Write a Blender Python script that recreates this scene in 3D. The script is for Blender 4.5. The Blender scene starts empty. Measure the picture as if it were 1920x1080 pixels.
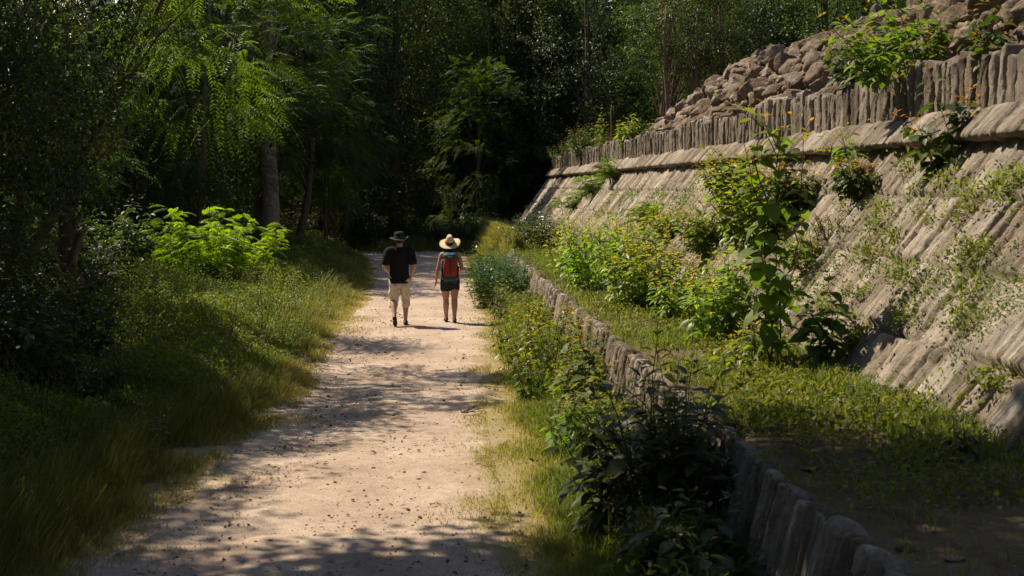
import bpy, math, random
import numpy as np
from mathutils import Vector

D = bpy.data
SC = bpy.context.scene
COL = SC.collection
R = np.random.default_rng(7)

# ------------------------------------------------------------------ camera frame (used to set out the place)
F_PX = 2667.0
TH = math.atan(190 / F_PX)
PS = math.atan(150 / F_PX * math.cos(TH))
CAM = np.array([0, 0, 2.6])
FW = np.array([math.sin(PS) * math.cos(TH), math.cos(PS) * math.cos(TH), -math.sin(TH)])
RT = np.array([math.cos(PS), -math.sin(PS), 0])
UP = np.cross(RT, FW)

def ray(px, py):
    return FW + (px - 960) / F_PX * RT + (540 - py) / F_PX * UP

def on_z(px, py, z=0.0):
    d = ray(px, py); t = (z - CAM[2]) / d[2]
    return CAM + d * t

def on_y(px, py, y):
    d = ray(px, py); t = y / d[1]
    return CAM + d * t

# ------------------------------------------------------------------ noise
_tab = np.random.default_rng(99).random((64, 1024))

def vnoise(x, y, seed=0):
    x = np.asarray(x, float); y = np.asarray(y, float)
    xi = np.floor(x).astype(int); yi = np.floor(y).astype(int)
    fx = x - xi; fy = y - yi
    fx = fx * fx * (3 - 2 * fx); fy = fy * fy * (3 - 2 * fy)
    t = _tab[seed % 64]
    def h(a, b):
        return t[(a * 73856093 ^ b * 19349663 ^ seed * 83492791) % 1024]
    v = (h(xi, yi) * (1 - fx) + h(xi + 1, yi) * fx) * (1 - fy) + (h(xi, yi + 1) * (1 - fx) + h(xi + 1, yi + 1) * fx) * fy
    return v * 2 - 1

def fbm(x, y, seed=0, octv=4):
    a = 1.0; s = 0; n = 0
    for i in range(octv):
        s = s + a * vnoise(np.asarray(x) * 2 ** i + 17.3 * i, np.asarray(y) * 2 ** i + 5.1 * i, seed + i); n += a; a *= .5
    return s / n

# ------------------------------------------------------------------ mesh building
class MB:
    """collects vertices and polygons; build() links them as ONE mesh object"""
    def __init__(self):
        self.v = []; self.t = []; self.q = []; self.tint = []; self.young = []; self.n = 0
    def add(self, v, t=None, q=None, tint=None, young=None):
        v = np.asarray(v, float).reshape(-1, 3)
        self.v.append(v)
        if t is not None and len(t): self.t.append(np.asarray(t, int).reshape(-1, 3) + self.n)
        if q is not None and len(q): self.q.append(np.asarray(q, int).reshape(-1, 4) + self.n)
        k = len(v)
        self.tint.append(np.full(k, .5) if tint is None else np.broadcast_to(np.asarray(tint, float), (k,)))
        self.young.append(np.zeros(k) if young is None else np.broadcast_to(np.asarray(young, float), (k,)))
        self.n += k
    def mesh(self, name, mat=None, smooth=True, attrs=True):
        me = D.meshes.new(name)
        v = np.concatenate(self.v) if self.v else np.zeros((0, 3))
        t = np.concatenate(self.t) if self.t else np.zeros((0, 3), int)
        q = np.concatenate(self.q) if self.q else np.zeros((0, 4), int)
        me.vertices.add(len(v)); me.vertices.foreach_set('co', v.astype(np.float32).ravel())
        nl = t.size + q.size
        me.loops.add(nl); me.loops.foreach_set('vertex_index', np.concatenate([t.ravel(), q.ravel()]).astype(np.int32))
        me.polygons.add(len(t) + len(q))
        ls = np.concatenate([np.arange(len(t)) * 3, t.size + np.arange(len(q)) * 4]).astype(np.int32)
        me.polygons.foreach_set('loop_start', ls)
        if smooth: me.polygons.foreach_set('use_smooth', np.ones(len(t) + len(q), bool))
        if attrs:
            for nm, arr in (('tint', self.tint), ('young', self.young)):
                a = me.attributes.new(nm, 'FLOAT', 'POINT'); a.data.foreach_set('value', np.concatenate(arr).astype(np.float32))
        me.update(calc_edges=True); me.validate()
        if mat: me.materials.append(mat)
        return me
    def build(self, name, mat=None, parent=None, smooth=True, loc=None):
        o = D.objects.new(name, self.mesh(name, mat, smooth)); COL.objects.link(o)
        if parent: o.parent = parent
        if loc is not None: o.location = loc
        return o

def link(name, me, parent=None, loc=None):
    o = D.objects.new(name, me); COL.objects.link(o)
    if parent: o.parent = parent
    if loc is not None: o.location = loc
    return o

def tag(o, label=None, cat=None, group=None, kind=None):
    if label: o['label'] = label
    if cat: o['category'] = cat
    if group: o['group'] = group
    if kind: o['kind'] = kind
    return o

def thing(name, label, cat, loc=(0, 0, 0), rz=0, group=None, scale=1):
    o = D.objects.new(name, None); COL.objects.link(o); o.empty_display_size = .2
    o.location = loc; o.rotation_euler = (0, 0, rz); o.scale = (scale,) * 3 if np.isscalar(scale) else scale
    return tag(o, label, cat, group)

def dup(root, name=None, loc=(0, 0, 0), rz=0, label=None, group=None, scale=1):
    r = root.copy(); COL.objects.link(r)
    r.location = loc; r.rotation_euler = (0, 0, rz); r.scale = (scale,) * 3 if np.isscalar(scale) else scale
    if label: r['label'] = label
    if group: r['group'] = group
    for ch in list(root.children):
        c = ch.copy(); COL.objects.link(c); c.parent = r
        for g in ch.children:
            d = g.copy(); COL.objects.link(d); d.parent = c
    return r

def nrm(a):
    return a / np.maximum(np.linalg.norm(a, axis=-1, keepdims=True), 1e-9)

def tube(path, rad, sides=7, cap=True, wob=0, seed=0):
    p = np.asarray(path, float); k = len(p); rad = np.broadcast_to(np.asarray(rad, float), (k,))
    tg = nrm(np.gradient(p, axis=0))
    a = np.zeros_like(p); r0 = np.array([1., 0, 0]) if abs(tg[0, 2]) > .9 else np.array([0, 0, 1.])
    a[0] = np.cross(tg[0], r0); a[0] /= np.linalg.norm(a[0]) + 1e-12
    for i in range(1, k):                                   # carry the ring frame along without twisting
        x = a[i - 1] - tg[i] * (a[i - 1] @ tg[i]); a[i] = x / (np.linalg.norm(x) + 1e-12)
    b = np.cross(tg, a)
    th = np.linspace(0, 2 * np.pi, sides, endpoint=False)
    rr = rad[:, None] * (1 + wob * np.random.default_rng(seed).normal(size=(k, sides)))
    v = p[:, None] + rr[..., None] * (np.cos(th)[None, :, None] * a[:, None] + np.sin(th)[None, :, None] * b[:, None])
    v = v.reshape(-1, 3)
    i = np.arange(k - 1)[:, None] * sides; j = np.arange(sides)[None]; jn = (j + 1) % sides
    q = np.stack([i + j, i + jn, i + sides + jn, i + sides + j], -1).reshape(-1, 4)
    t = []
    if cap:
        v = np.vstack([v, p[0], p[-1]]); n0 = k * sides
        t = [[n0, (jj + 1) % sides, jj] for jj in range(sides)] + [[n0 + 1, (k - 1) * sides + jj, (k - 1) * sides + (jj + 1) % sides] for jj in range(sides)]
    return v, np.array(t, int).reshape(-1, 3), q

# ------------------------------------------------------------------ leaves
SHAPES = {
    'diamond': (np.array([(0, 0, 0), (.42, .5, .06), (1, 0, -.08), (.42, -.5, .06)], float), np.array([(0, 2, 1), (0, 3, 2)])),
    'ovate': (np.array([(0, 0, 0), (.3, 0, .0), (.65, 0, -.01), (1, 0, -.13), (.22, .36, .07), (.5, .46, .07), (.78, .24, -.0),
                        (.22, -.36, .07), (.5, -.46, .07), (.78, -.24, -.0)], float),
              np.array([(0, 1, 4), (1, 2, 5), (1, 5, 4), (2, 6, 5), (2, 3, 6), (0, 7, 1), (1, 8, 2), (1, 7, 8), (2, 8, 9), (2, 9, 3)])),
    'heart': (np.array([(0, 0, 0), (.25, 0, -.0), (.6, 0, -.03), (1, 0, -.2), (-.06, .26, .05), (.2, .5, .09), (.52, .42, .06), (.8, .18, -.06),
                        (-.06, -.26, .05), (.2, -.5, .09), (.52, -.42, .06), (.8, -.18, -.06)], float),
              np.array([(0, 5, 4), (0, 1, 5), (1, 6, 5), (1, 2, 6), (2, 7, 6), (2, 3, 7), (0, 8, 9), (0, 9, 1), (1, 9, 10), (1, 10, 2), (2, 10, 11), (2, 11, 3)])),
}

def add_leaves(mb, P, Dr, N, L, W, shape='diamond', tint=None, young=None):
    P = np.asarray(P, float); n = len(P)
    if n == 0: return
    tv, tf = SHAPES[shape]; m = len(tv)
    Dr = nrm(Dr); B = nrm(np.cross(N, Dr)); N2 = np.cross(Dr, B)
    L = np.broadcast_to(np.asarray(L, float), (n,)); W = np.broadcast_to(np.asarray(W, float), (n,))
    v = (P[:, None] + (tv[None, :, 0:1] * L[:, None, None]) * Dr[:, None] + (tv[None, :, 1:2] * W[:, None, None]) * B[:, None]
         + (tv[None, :, 2:3] * L[:, None, None]) * N2[:, None])
    f = tf[None] + (np.arange(n) * m)[:, None, None]
    if tint is None: tint = R.random(n)
    tint = np.repeat(np.broadcast_to(tint, (n,)), m)
    young = np.repeat(np.broadcast_to(0 if young is None else young, (n,)), m)
    mb.add(v.reshape(-1, 3), f.reshape(-1, 3), None, tint, young)

def add_fronds(mb, P, Dr, Lf, npair, ll, lw, rng, droop=.35, tint=None, young=None, stem=True):
    """feathery compound leaves: a thin rachis with paired narrow leaflets"""
    P = np.asarray(P, float); n = len(P); Dr = nrm(Dr)
    up = np.array([0, 0, 1.])
    B = nrm(np.cross(Dr, up) + 1e-6); Nn = np.cross(B, Dr)
    roll = rng.normal(0, .35, n)[:, None]
    B, Nn = B * np.cos(roll) + Nn * np.sin(roll), Nn * np.cos(roll) - B * np.sin(roll)
    Lf = np.broadcast_to(np.asarray(Lf, float), (n,))
    t = np.linspace(.12, 1, npair)
    pos = P[:, None] + Dr[:, None] * (t[None, :, None] * Lf[:, None, None]) - up * (droop * (t ** 2)[None, :, None] * Lf[:, None, None])
    tg = nrm(Dr[:, None] - up * (2 * droop * t)[None, :, None])
    tint = rng.random(n) if tint is None else tint
    sz = (np.sin(np.pi * (.18 + .72 * t)) ** .6)[None] * np.ones((n, 1))
    for s in (-1, 1):
        d = s * B[:, None] * .85 + tg * .5 - up * .12
        d = d + rng.normal(0, .07, d.shape)
        add_leaves(mb, pos.reshape(-1, 3), d.reshape(-1, 3), np.repeat(Nn, npair, 0), (sz * ll).ravel(), (sz * lw).ravel(), 'diamond',
                   np.repeat(np.broadcast_to(tint, (n,)), npair), None if young is None else np.repeat(np.broadcast_to(young, (n,)), npair))
    if stem:
        t2 = np.linspace(0, 1, 4)
        c = P[:, None] + Dr[:, None] * (t2[None, :, None] * Lf[:, None, None]) - up * (droop * (t2 ** 2)[None, :, None] * Lf[:, None, None])
        w = .004
        v = np.concatenate([c - B[:, None] * w, c + B[:, None] * w], 1)
        q = np.array([(i, i + 1, i + 5, i + 4) for i in range(3)])
        q = (q[None] + (np.arange(n) * 8)[:, None, None]).reshape(-1, 4)
        mb.add(v.reshape(-1, 3), None, q, .4)

def rand_dir(n, rng):
    return nrm(rng.normal(size=(n, 3)))

def add_blades(mb, P, h, w, lean, rng, tint=None, young=None, curl=.6):
    """grass blades: three bent segments"""
    n = len(P); h = np.broadcast_to(h, (n,)); w = np.broadcast_to(w, (n,))
    a = rng.random(n) * 2 * np.pi
    side = np.stack([np.cos(a), np.sin(a), 0 * a], 1)
    ln = np.asarray(lean, float) + 0 * side
    up = np.array([0, 0, 1.])
    p1 = P + up * (h * .45)[:, None] + ln * (h * .15)[:, None]
    p2 = P + up * (h * .8)[:, None] + ln * (h * .45)[:, None]
    p3 = P + up * (h * (1 - .25 * curl))[:, None] + ln * (h * .95)[:, None]
    s = side * w[:, None] * .5
    v = np.stack([P - s, P + s, p1 - s * .85, p1 + s * .85, p2 - s * .55, p2 + s * .55, p3], 1)
    base = (np.arange(n) * 7)[:, None, None]
    q = np.array([(0, 1, 3, 2), (2, 3, 5, 4)])[None] + base
    t = np.array([(4, 5, 6)])[None] + base
    tint = rng.random(n) if tint is None else tint
    mb.add(v.reshape(-1, 3), t.reshape(-1, 3), q.reshape(-1, 4), np.repeat(tint, 7), None if young is None else np.repeat(np.broadcast_to(young, (n,)), 7))

# ------------------------------------------------------------------ materials
class NT:
    def __init__(self, name):
        self.m = D.materials.new(name); self.m.use_nodes = True
        self.t = self.m.node_tree; self.n = self.t.nodes; self.l = self.t.links
        self.n.clear(); self.out = self.n.new('ShaderNodeOutputMaterial')
    def node(self, typ, **k):
        nd = self.n.new(typ)
        for a, b in k.items():
            if a in nd.inputs: self.put(nd.inputs[a], b)
            else: setattr(nd, a, b)
        return nd
    def put(self, sock, b):
        if isinstance(b, bpy.types.NodeSocket): self.l.new(b, sock)
        else: sock.default_value = b
    def attr(self, name):
        return self.node('ShaderNodeAttribute', attribute_name=name).outputs['Fac']
    def noise(self, vec, scale, detail=5, rough=.6, dist=0):
        nd = self.node('ShaderNodeTexNoise'); self.l.new(vec, nd.inputs['Vector'])
        nd.inputs['Scale'].default_value = scale; nd.inputs['Detail'].default_value = detail
        nd.inputs['Roughness'].default_value = rough; nd.inputs['Distortion'].default_value = dist
        return nd.outputs['Fac']
    def coords(self, kind='Object'):
        return self.node('ShaderNodeTexCoord').outputs[kind]
    def pos(self):
        return self.node('ShaderNodeNewGeometry').outputs['Position']
    def ramp(self, fac, *stops):
        nd = self.node('ShaderNodeValToRGB'); self.l.new(fac, nd.inputs['Fac'])
        e = nd.color_ramp.elements
        while len(e) < len(stops): e.new(.5)
        for el, (p, c) in zip(e, stops):
            el.position = p; el.color = (*c, 1) if len(c) == 3 else c
        return nd.outputs['Color']
    def mix(self, fac, a, b, mode='MIX'):
        nd = self.node('ShaderNodeMix', data_type='RGBA', blend_type=mode)
        self.put(nd.inputs[0], fac)
        for i, x in ((6, a), (7, b)):
            if isinstance(x, tuple): x = (*x, 1) if len(x) == 3 else x
            self.put(nd.inputs[i], x)
        return nd.outputs[2]
    def math(self, op, a, b=0.0, clamp=False):
        nd = self.node('ShaderNodeMath', operation=op, use_clamp=clamp); self.put(nd.inputs[0], a); self.put(nd.inputs[1], b)
        return nd.outputs[0]
    def vec(self, x, y, z):
        nd = self.node('ShaderNodeCombineXYZ')
        for s, q in zip(nd.inputs, (x, y, z)): self.put(s, q)
        return nd.outputs[0]
    def map(self, v, scale=(1, 1, 1), rot=(0, 0, 0)):
        nd = self.node('ShaderNodeMapping'); self.l.new(v, nd.inputs['Vector']); nd.inputs['Scale'].default_value = scale
        nd.inputs['Rotation'].default_value = rot
        return nd.outputs[0]
    def bump(self, h, strength=.5, dist=.02):
        nd = self.node('ShaderNodeBump'); self.l.new(h, nd.inputs['Height']); nd.inputs['Strength'].default_value = strength
        nd.inputs['Distance'].default_value = dist
        return nd.outputs['Normal']
    def pbsdf(self, col, rough=.8, normal=None, spec=.3):
        b = self.node('ShaderNodeBsdfPrincipled')
        self.put(b.inputs['Base Color'], (*col, 1) if isinstance(col, tuple) and len(col) == 3 else col)
        self.put(b.inputs['Roughness'], rough); b.inputs['Specular IOR Level'].default_value = spec
        if normal is not None: self.l.new(normal, b.inputs['Normal'])
        return b.outputs[0]
    def done(self, sh):
        self.l.new(sh, self.out.inputs['Surface']); return self.m

def leaf_mat(name, dark, light, young=(.45, .16, .03), rough=.42, trans=.38, spec=.45, tcol=None, tval=1.7, dry=(.16, .11, .04)):
    k = NT(name)
    info = k.node('ShaderNodeObjectInfo').outputs['Random']
    c = k.mix(k.attr('tint'), dark, light)
    hue = k.node('ShaderNodeHueSaturation'); k.l.new(c, hue.inputs['Color'])
    k.put(hue.inputs['Hue'], k.math('ADD', k.math('MULTIPLY', info, .05), .475))
    k.put(hue.inputs['Value'], k.math('ADD', k.math('MULTIPLY', info, .5), .75))
    c = hue.outputs['Color']
    old = k.math('GREATER_THAN', k.attr('tint'), .965)
    c = k.mix(k.math('MULTIPLY', old, .7), c, dry)
    c = k.mix(k.attr('young'), c, young)
    b = k.pbsdf(c, rough, None, spec)
    tr = k.node('ShaderNodeBsdfTranslucent')
    tc = k.mix(.5, c, (1.35, 1.5, .35), 'MULTIPLY') if tcol is None else k.mix(.6, c, tcol)
    tb = k.node('ShaderNodeHueSaturation'); k.l.new(tc, tb.inputs['Color']); tb.inputs['Value'].default_value = tval; tb.inputs['Saturation'].default_value = 1.05
    k.l.new(tb.outputs[0], tr.inputs['Color'])
    mx = k.node('ShaderNodeMixShader'); mx.inputs[0].default_value = trans
    k.l.new(b, mx.inputs[1]); k.l.new(tr.outputs[0], mx.inputs[2])
    return k.done(mx.outputs[0])

M = {}
M['leaf_gloss'] = leaf_mat('dark_glossy_leaf', (.020, .034, .012), (.055, .080, .022), rough=.5, trans=.28, spec=.35)
M['leaf_feather'] = leaf_mat('feathery_leaf', (.028, .052, .011), (.068, .108, .021), rough=.5, trans=.42, spec=.3)
M['leaf_mid'] = leaf_mat('mid_green_leaf', (.030, .048, .012), (.072, .100, .023), rough=.5, trans=.36, spec=.35)
M['leaf_heart'] = leaf_mat('sapling_leaf', (.055, .090, .015), (.120, .165, .026), young=(.36, .18, .03), rough=.55, trans=.43, tval=1.9, spec=.25)
M['leaf_yellow'] = leaf_mat('yellow_green_leaf', (.080, .130, .018), (.180, .230, .030), young=(.42, .24, .035), rough=.42, trans=.45, tval=1.9)
M['leaf_cool'] = leaf_mat('cool_green_leaf', (.035, .075, .022), (.075, .135, .040), rough=.30, trans=.32, spec=.6)
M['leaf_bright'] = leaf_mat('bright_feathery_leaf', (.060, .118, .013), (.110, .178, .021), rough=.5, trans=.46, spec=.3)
M['leaf_sunny'] = leaf_mat('sun_brightened_feathery_leaf', (.115, .205, .016), (.190, .300, .028), rough=.5, trans=.55, spec=.3, tval=2.0)  # young feathery green, brightened in colour to stand in for sunlight
M['leaf_cover'] = leaf_mat('ground_cover_leaf', (.066, .086, .014), (.170, .182, .030), rough=.5, trans=.44, spec=.3)
M['grass'] = leaf_mat('grass_blade', (.055, .062, .016), (.150, .145, .042), young=(.34, .26, .10), rough=.5, trans=.4, spec=.3)
M['grass_lush'] = leaf_mat('lush_grass_blade', (.065, .095, .018), (.150, .180, .036), young=(.34, .27, .10), rough=.5, trans=.42, spec=.3)
M['palm_leaf'] = leaf_mat('palm_blade', (.022, .040, .012), (.055, .080, .022), rough=.35, trans=.25, spec=.5)
M['palm_bright'] = leaf_mat('sunlit_palm_blade', (.05, .085, .014), (.11, .15, .025), rough=.38, trans=.4, spec=.5)  # lighter copy of the palm blade, sunlight put into its colour
M['dead_leaf'] = leaf_mat('dry_leaf', (.09, .055, .025), (.22, .14, .06), rough=.8, trans=.15, spec=.1)

def bark_mat(name, a, b, c, scale=6, st=(1, 1, .25)):
    k = NT(name); v = k.coords()
    n = k.noise(k.map(v, st), scale, 6, .65)
    p = k.noise(v, scale * .35, 4, .6)
    col = k.mix(k.ramp(p, (.42, (0, 0, 0)), (.62, (1, 1, 1))), k.ramp(n, (.3, a), (.7, b)), c)
    return k.done(k.pbsdf(col, .9, k.bump(n, .8, .03), .15))

M['bark'] = bark_mat('grey_brown_bark', (.05, .035, .024), (.16, .12, .085), (.10, .075, .05))
M['bark_pale'] = bark_mat('pale_mottled_bark', (.10, .075, .058), (.36, .29, .235), (.20, .14, .10), 9, (1, 1, .6))
M['bark_palm'] = bark_mat('fibrous_palm_bark', (.04, .026, .018), (.15, .095, .065), (.09, .06, .04), 8, (1, 1, .15))
M['boot'] = bark_mat('peeling_palm_boot', (.12, .075, .05), (.34, .22, .15), (.20, .125, .085), 10, (1, 1, .1))
M['stem'] = bark_mat('plant_stem', (.05, .035, .02), (.12, .075, .04), (.08, .06, .025), 12)

def stone_mat(name, dark, mid, light, streak=True, moss=.25, bump=.6, per='stone', fs=1.0, bd=.03):
    k = NT(name); g = k.coords()
    if streak:
        sv = k.vec(k.math('MULTIPLY', k.attr('su'), 2.2), k.math('MULTIPLY', k.attr('sv'), 15.0), k.math('MULTIPLY', k.attr('stone'), 9.0))
    else: sv = g
    n1 = k.noise(sv, 1.6 if streak else 2.2, 8, .66, .4)
    n2 = k.noise(g, 1.1, 6, .6, .6)
    n3 = k.noise(g, 30 * fs, 7, .8)
    c = k.ramp(n1, (.22, dark), (.48, mid), (.74, light))
    c = k.mix(k.math('MULTIPLY', k.ramp(n2, (.44, (0, 0, 0)), (.62, (1, 1, 1))), .75), c, k.mix(.35, dark, mid))
    c = k.mix(.5, c, k.ramp(n3, (.30, (.2, .19, .18)), (.70, (1.3, 1.27, 1.24))), 'MULTIPLY')
    # black lichen stains and pale scars
    n4 = k.noise(g, 4.2 * (fs + 1) / 2, 7, .7, .8)
    c = k.mix(k.ramp(n4, (.60, (0, 0, 0)), (.70, (.75, .75, .75))), c, (.045, .038, .032))
    c = k.mix(k.ramp(n4, (.27, (.7, .7, .7)), (.36, (0, 0, 0))), c, light)
    st = k.attr(per) if per else k.node('ShaderNodeObjectInfo').outputs['Random']
    hsv = k.node('ShaderNodeHueSaturation'); k.l.new(c, hsv.inputs['Color'])
    k.put(hsv.inputs['Value'], k.math('ADD', k.math('MULTIPLY', st, .70), .62))
    k.put(hsv.inputs['Saturation'], k.math('ADD', k.math('MULTIPLY', st, -.4), 1.2))
    c = hsv.outputs[0]
    if moss:
        n5 = k.noise(g, 1.7, 6, .65, .5)
        c = k.mix(k.math('MULTIPLY', k.ramp(n5, (.58, (0, 0, 0)), (.72, (1, 1, 1))), moss), c, (.07, .075, .025))
    h = k.math('ADD', k.math('MULTIPLY', n1, 1.3), k.math('ADD', k.math('MULTIPLY', n3, .9), k.math('MULTIPLY', n4, .5)))
    return k.done(k.pbsdf(c, .92, k.bump(h, bump, bd), .15))

M['stone_wall'] = stone_mat('weathered_limestone_slab', (.125, .102, .080), (.38, .318, .255), (.62, .54, .45), bump=.9)
M['stone_post'] = stone_mat('upright_limestone', (.085, .070, .056), (.26, .215, .17), (.46, .39, .315), moss=.1, bump=.9)
M['stone_low'] = stone_mat('low_wall_limestone', (.11, .088, .068), (.30, .25, .20), (.52, .45, .375), moss=.4, bump=.9)
M['boulder'] = stone_mat('rubble_limestone', (.085, .058, .040), (.285, .215, .155), (.53, .44, .355), streak=False, moss=.08, bump=1.0, per=None, fs=.22, bd=.06)

def dirt_mat(name, a, b, c, edge=None):
    k = NT(name); v = k.pos()
    n1 = k.noise(v, .9, 6, .6, .3); n2 = k.noise(v, 9, 6, .7); n3 = k.noise(v, 60, 4, .75)
    col = k.ramp(n1, (.32, a), (.52, b), (.72, c))
    col = k.mix(.55, col, k.ramp(n2, (.25, (.55, .53, .5)), (.75, (1.25, 1.25, 1.25))), 'MULTIPLY')
    col = k.mix(.6, col, k.ramp(n3, (.32, (.35, .33, .3)), (.66, (1.35, 1.35, 1.35))), 'MULTIPLY')
    n5 = k.noise(v, 24, 3, .6); col = k.mix(k.ramp(n5, (.66, (0, 0, 0)), (.72, (.55, .55, .55))), col, (.13, .095, .065))
    col = k.mix(k.ramp(n5, (.27, (.6, .6, .6)), (.33, (0, 0, 0))), col, (.62, .53, .43))
    if edge:
        e = k.math('ADD', k.attr('tint'), k.math('MULTIPLY', k.math('SUBTRACT', k.noise(v, 2.3, 7, .72), .5), 1.5))
        col = k.mix(k.ramp(e, (.33, (1, 1, 1)), (.60, (0, 0, 0))), col, k.mix(n2, edge[0], edge[1]))
    h = k.math('ADD', k.math('MULTIPLY', n2, .8), k.math('MULTIPLY', n3, .9))
    return k.done(k.pbsdf(col, .95, k.bump(h, .6, .03), .12))

DRY = ((.20, .155, .075), (.36, .29, .155))
M['path'] = dirt_mat('trodden_pale_dirt', (.37, .275, .215), (.47, .365, .290), (.57, .465, .385), DRY)
M['verge'] = dirt_mat('dry_grass_soil', (.16, .125, .06), (.25, .195, .095), (.33, .265, .14))
M['ledge'] = dirt_mat('ledge_soil', (.06, .045, .025), (.13, .095, .055), (.19, .15, .085))
M['forest_floor'] = dirt_mat('forest_floor', (.03, .025, .014), (.06, .045, .025), (.10, .075, .04))
# ------------------------------------------------------------------ ground and path
def smooth01(t):
    t = np.clip(t, 0, 1); return t * t * (3 - 2 * t)

PY = [2, 7, 10, 13, 16, 19, 23, 27, 31, 36, 42, 48, 53, 58, 62, 70]
PL = [-2.9, -2.7, -2.45, -2.1, -1.85, -1.8, -1.75, -1.72, -1.7, -1.75, -1.9, -2.2, -2.5, -3.2, -5.5, -12]
PR = [.55, .5, .48, .42, .45, .62, .85, 1.0, 1.05, 1.0, 1.05, 1.15, 1.2, 1.0, .2, -7]
def path_l(y): return np.interp(y, PY, PL)
def path_r(y): return np.interp(y, PY, PR)

def gz(x, y):
    x = np.asarray(x, float); y = np.asarray(y, float)
    z = .05 * fbm(x * .35, y * .35, 3, 3) * smooth01((np.abs(x) - 1.5) / 2)
    z = z + .30 * smooth01((-x - 2.4) / 4.0)
    far = np.maximum(smooth01((y - 82) / 40) * 34, smooth01((-x - 34) / 30) * 26)
    far = np.maximum(far, smooth01((x - 48) / 30) * 26)
    return z + far

M['ground'] = dirt_mat('verge_and_forest_floor', (.17, .135, .062), (.27, .21, .10), (.36, .29, .155), ((.025, .022, .012), (.075, .060, .032)))
xs = np.unique(np.concatenate([np.linspace(-130, -12, 40), np.linspace(-12, 12, 130), np.linspace(12, 130, 40)]))
ys = np.unique(np.concatenate([np.linspace(-60, 0, 20), np.linspace(0, 60, 240), np.linspace(60, 180, 60)]))
gx, gy = np.meshgrid(xs, ys)
def grid_q(nr, nc):
    i = np.arange(nr - 1)[:, None] * nc; j = np.arange(nc - 1)[None]
    return np.stack([i + j, i + j + 1, i + nc + j + 1, i + nc + j], -1).reshape(-1, 4)
mb = MB()
dl = path_l(gy) - gx; dr = gx - path_r(gy)
tint = np.clip(1 - np.maximum(dl / 1.6, dr / 2.2), 0, 1)
tint = np.where(gy > 62, 0, tint)
mb.add(np.stack([gx, gy, gz(gx, gy)], -1).reshape(-1, 3), None, grid_q(len(ys), len(xs)), tint.ravel())
tag(mb.build('ground', M['ground']), kind='structure')

# dirt path: a sheet 4 mm up with a worn uneven surface
yy = [1.5]
while yy[-1] < 59: yy.append(yy[-1] + max(.03, yy[-1] * .0042))
yy = np.array(yy); nc = 90
u = np.linspace(0, 1, nc)
L = path_l(yy) - .55 + .18 * fbm(yy * .8, yy * 0, 5, 3); Rr = path_r(yy) + .5 + .2 * fbm(yy * .7, yy * 0 + 4, 6, 3)
X = L[:, None] * (1 - u) + Rr[:, None] * u; Y = yy[:, None] + 0 * X
edge = np.minimum(X - L[:, None], Rr[:, None] - X)
Z = gz(X, Y) + .006 + np.minimum(edge / .5, 1) * (.012 + .012 * fbm(X * 2.2, Y * 1.4, 11, 4) + .008 * fbm(X * 9, Y * 9, 13, 3))
Z += -.018 * np.exp(-((X - (L + .36 * (Rr - L))[:, None]) / .25) ** 2) * np.minimum(edge / .5, 1)
Z = np.maximum(Z, gz(X, Y) + .004)
mb = MB(); mb.add(np.stack([X, Y, Z], -1).reshape(-1, 3), None, grid_q(len(yy), nc), np.clip(edge / 1.05, 0, 1).ravel())
tag(mb.build('path', M['path']), kind='structure')

# ------------------------------------------------------------------ the terraced stone platform
class WB(MB):
    """wall builder that also keeps the along / up / stone attributes for the stone materials"""
    def __init__(self): super().__init__(); self.su = []; self.sv = []; self.st = []
    def addw(self, v, q, su, sv, st, t=None):
        self.add(v, t, q); self.su.append(np.ravel(su)); self.sv.append(np.ravel(sv)); self.st.append(np.ravel(st))
    def build(self, name, mat, parent=None, smooth=True):
        o = super().build(name, mat, parent, smooth)
        for nm, arr in (('su', self.su), ('sv', self.sv), ('stone', self.st)):
            a = o.data.attributes.new(nm, 'FLOAT', 'POINT'); a.data.foreach_set('value', np.concatenate(arr).astype(np.float32))
        return o

def prof_eval(prof, n, dense=None):
    p = np.array(prof, float); seg = np.linalg.norm(np.diff(p, axis=0), axis=1); s = np.concatenate([[0], np.cumsum(seg)])
    ss = np.linspace(0, s[-1], n); P = np.stack([np.interp(ss, s, p[:, i]) for i in (0, 1)], 1)
    k = max(1, n // 40); sm = P.copy()
    for _ in range(2):
        sm[1:-1] = .25 * sm[:-2] + .5 * sm[1:-1] + .25 * sm[2:]
    tg = nrm(np.gradient(sm, axis=0)); N = np.stack([-tg[:, 1], tg[:, 0]], 1)
    return ss, sm, N

def ygrid(y0, y1, near=.016, rate=.0019):
    y = [y0]
    while y[-1] < y1: y.append(y[-1] + max(near, rate * abs(y[-1])))
    return np.array(y)

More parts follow.
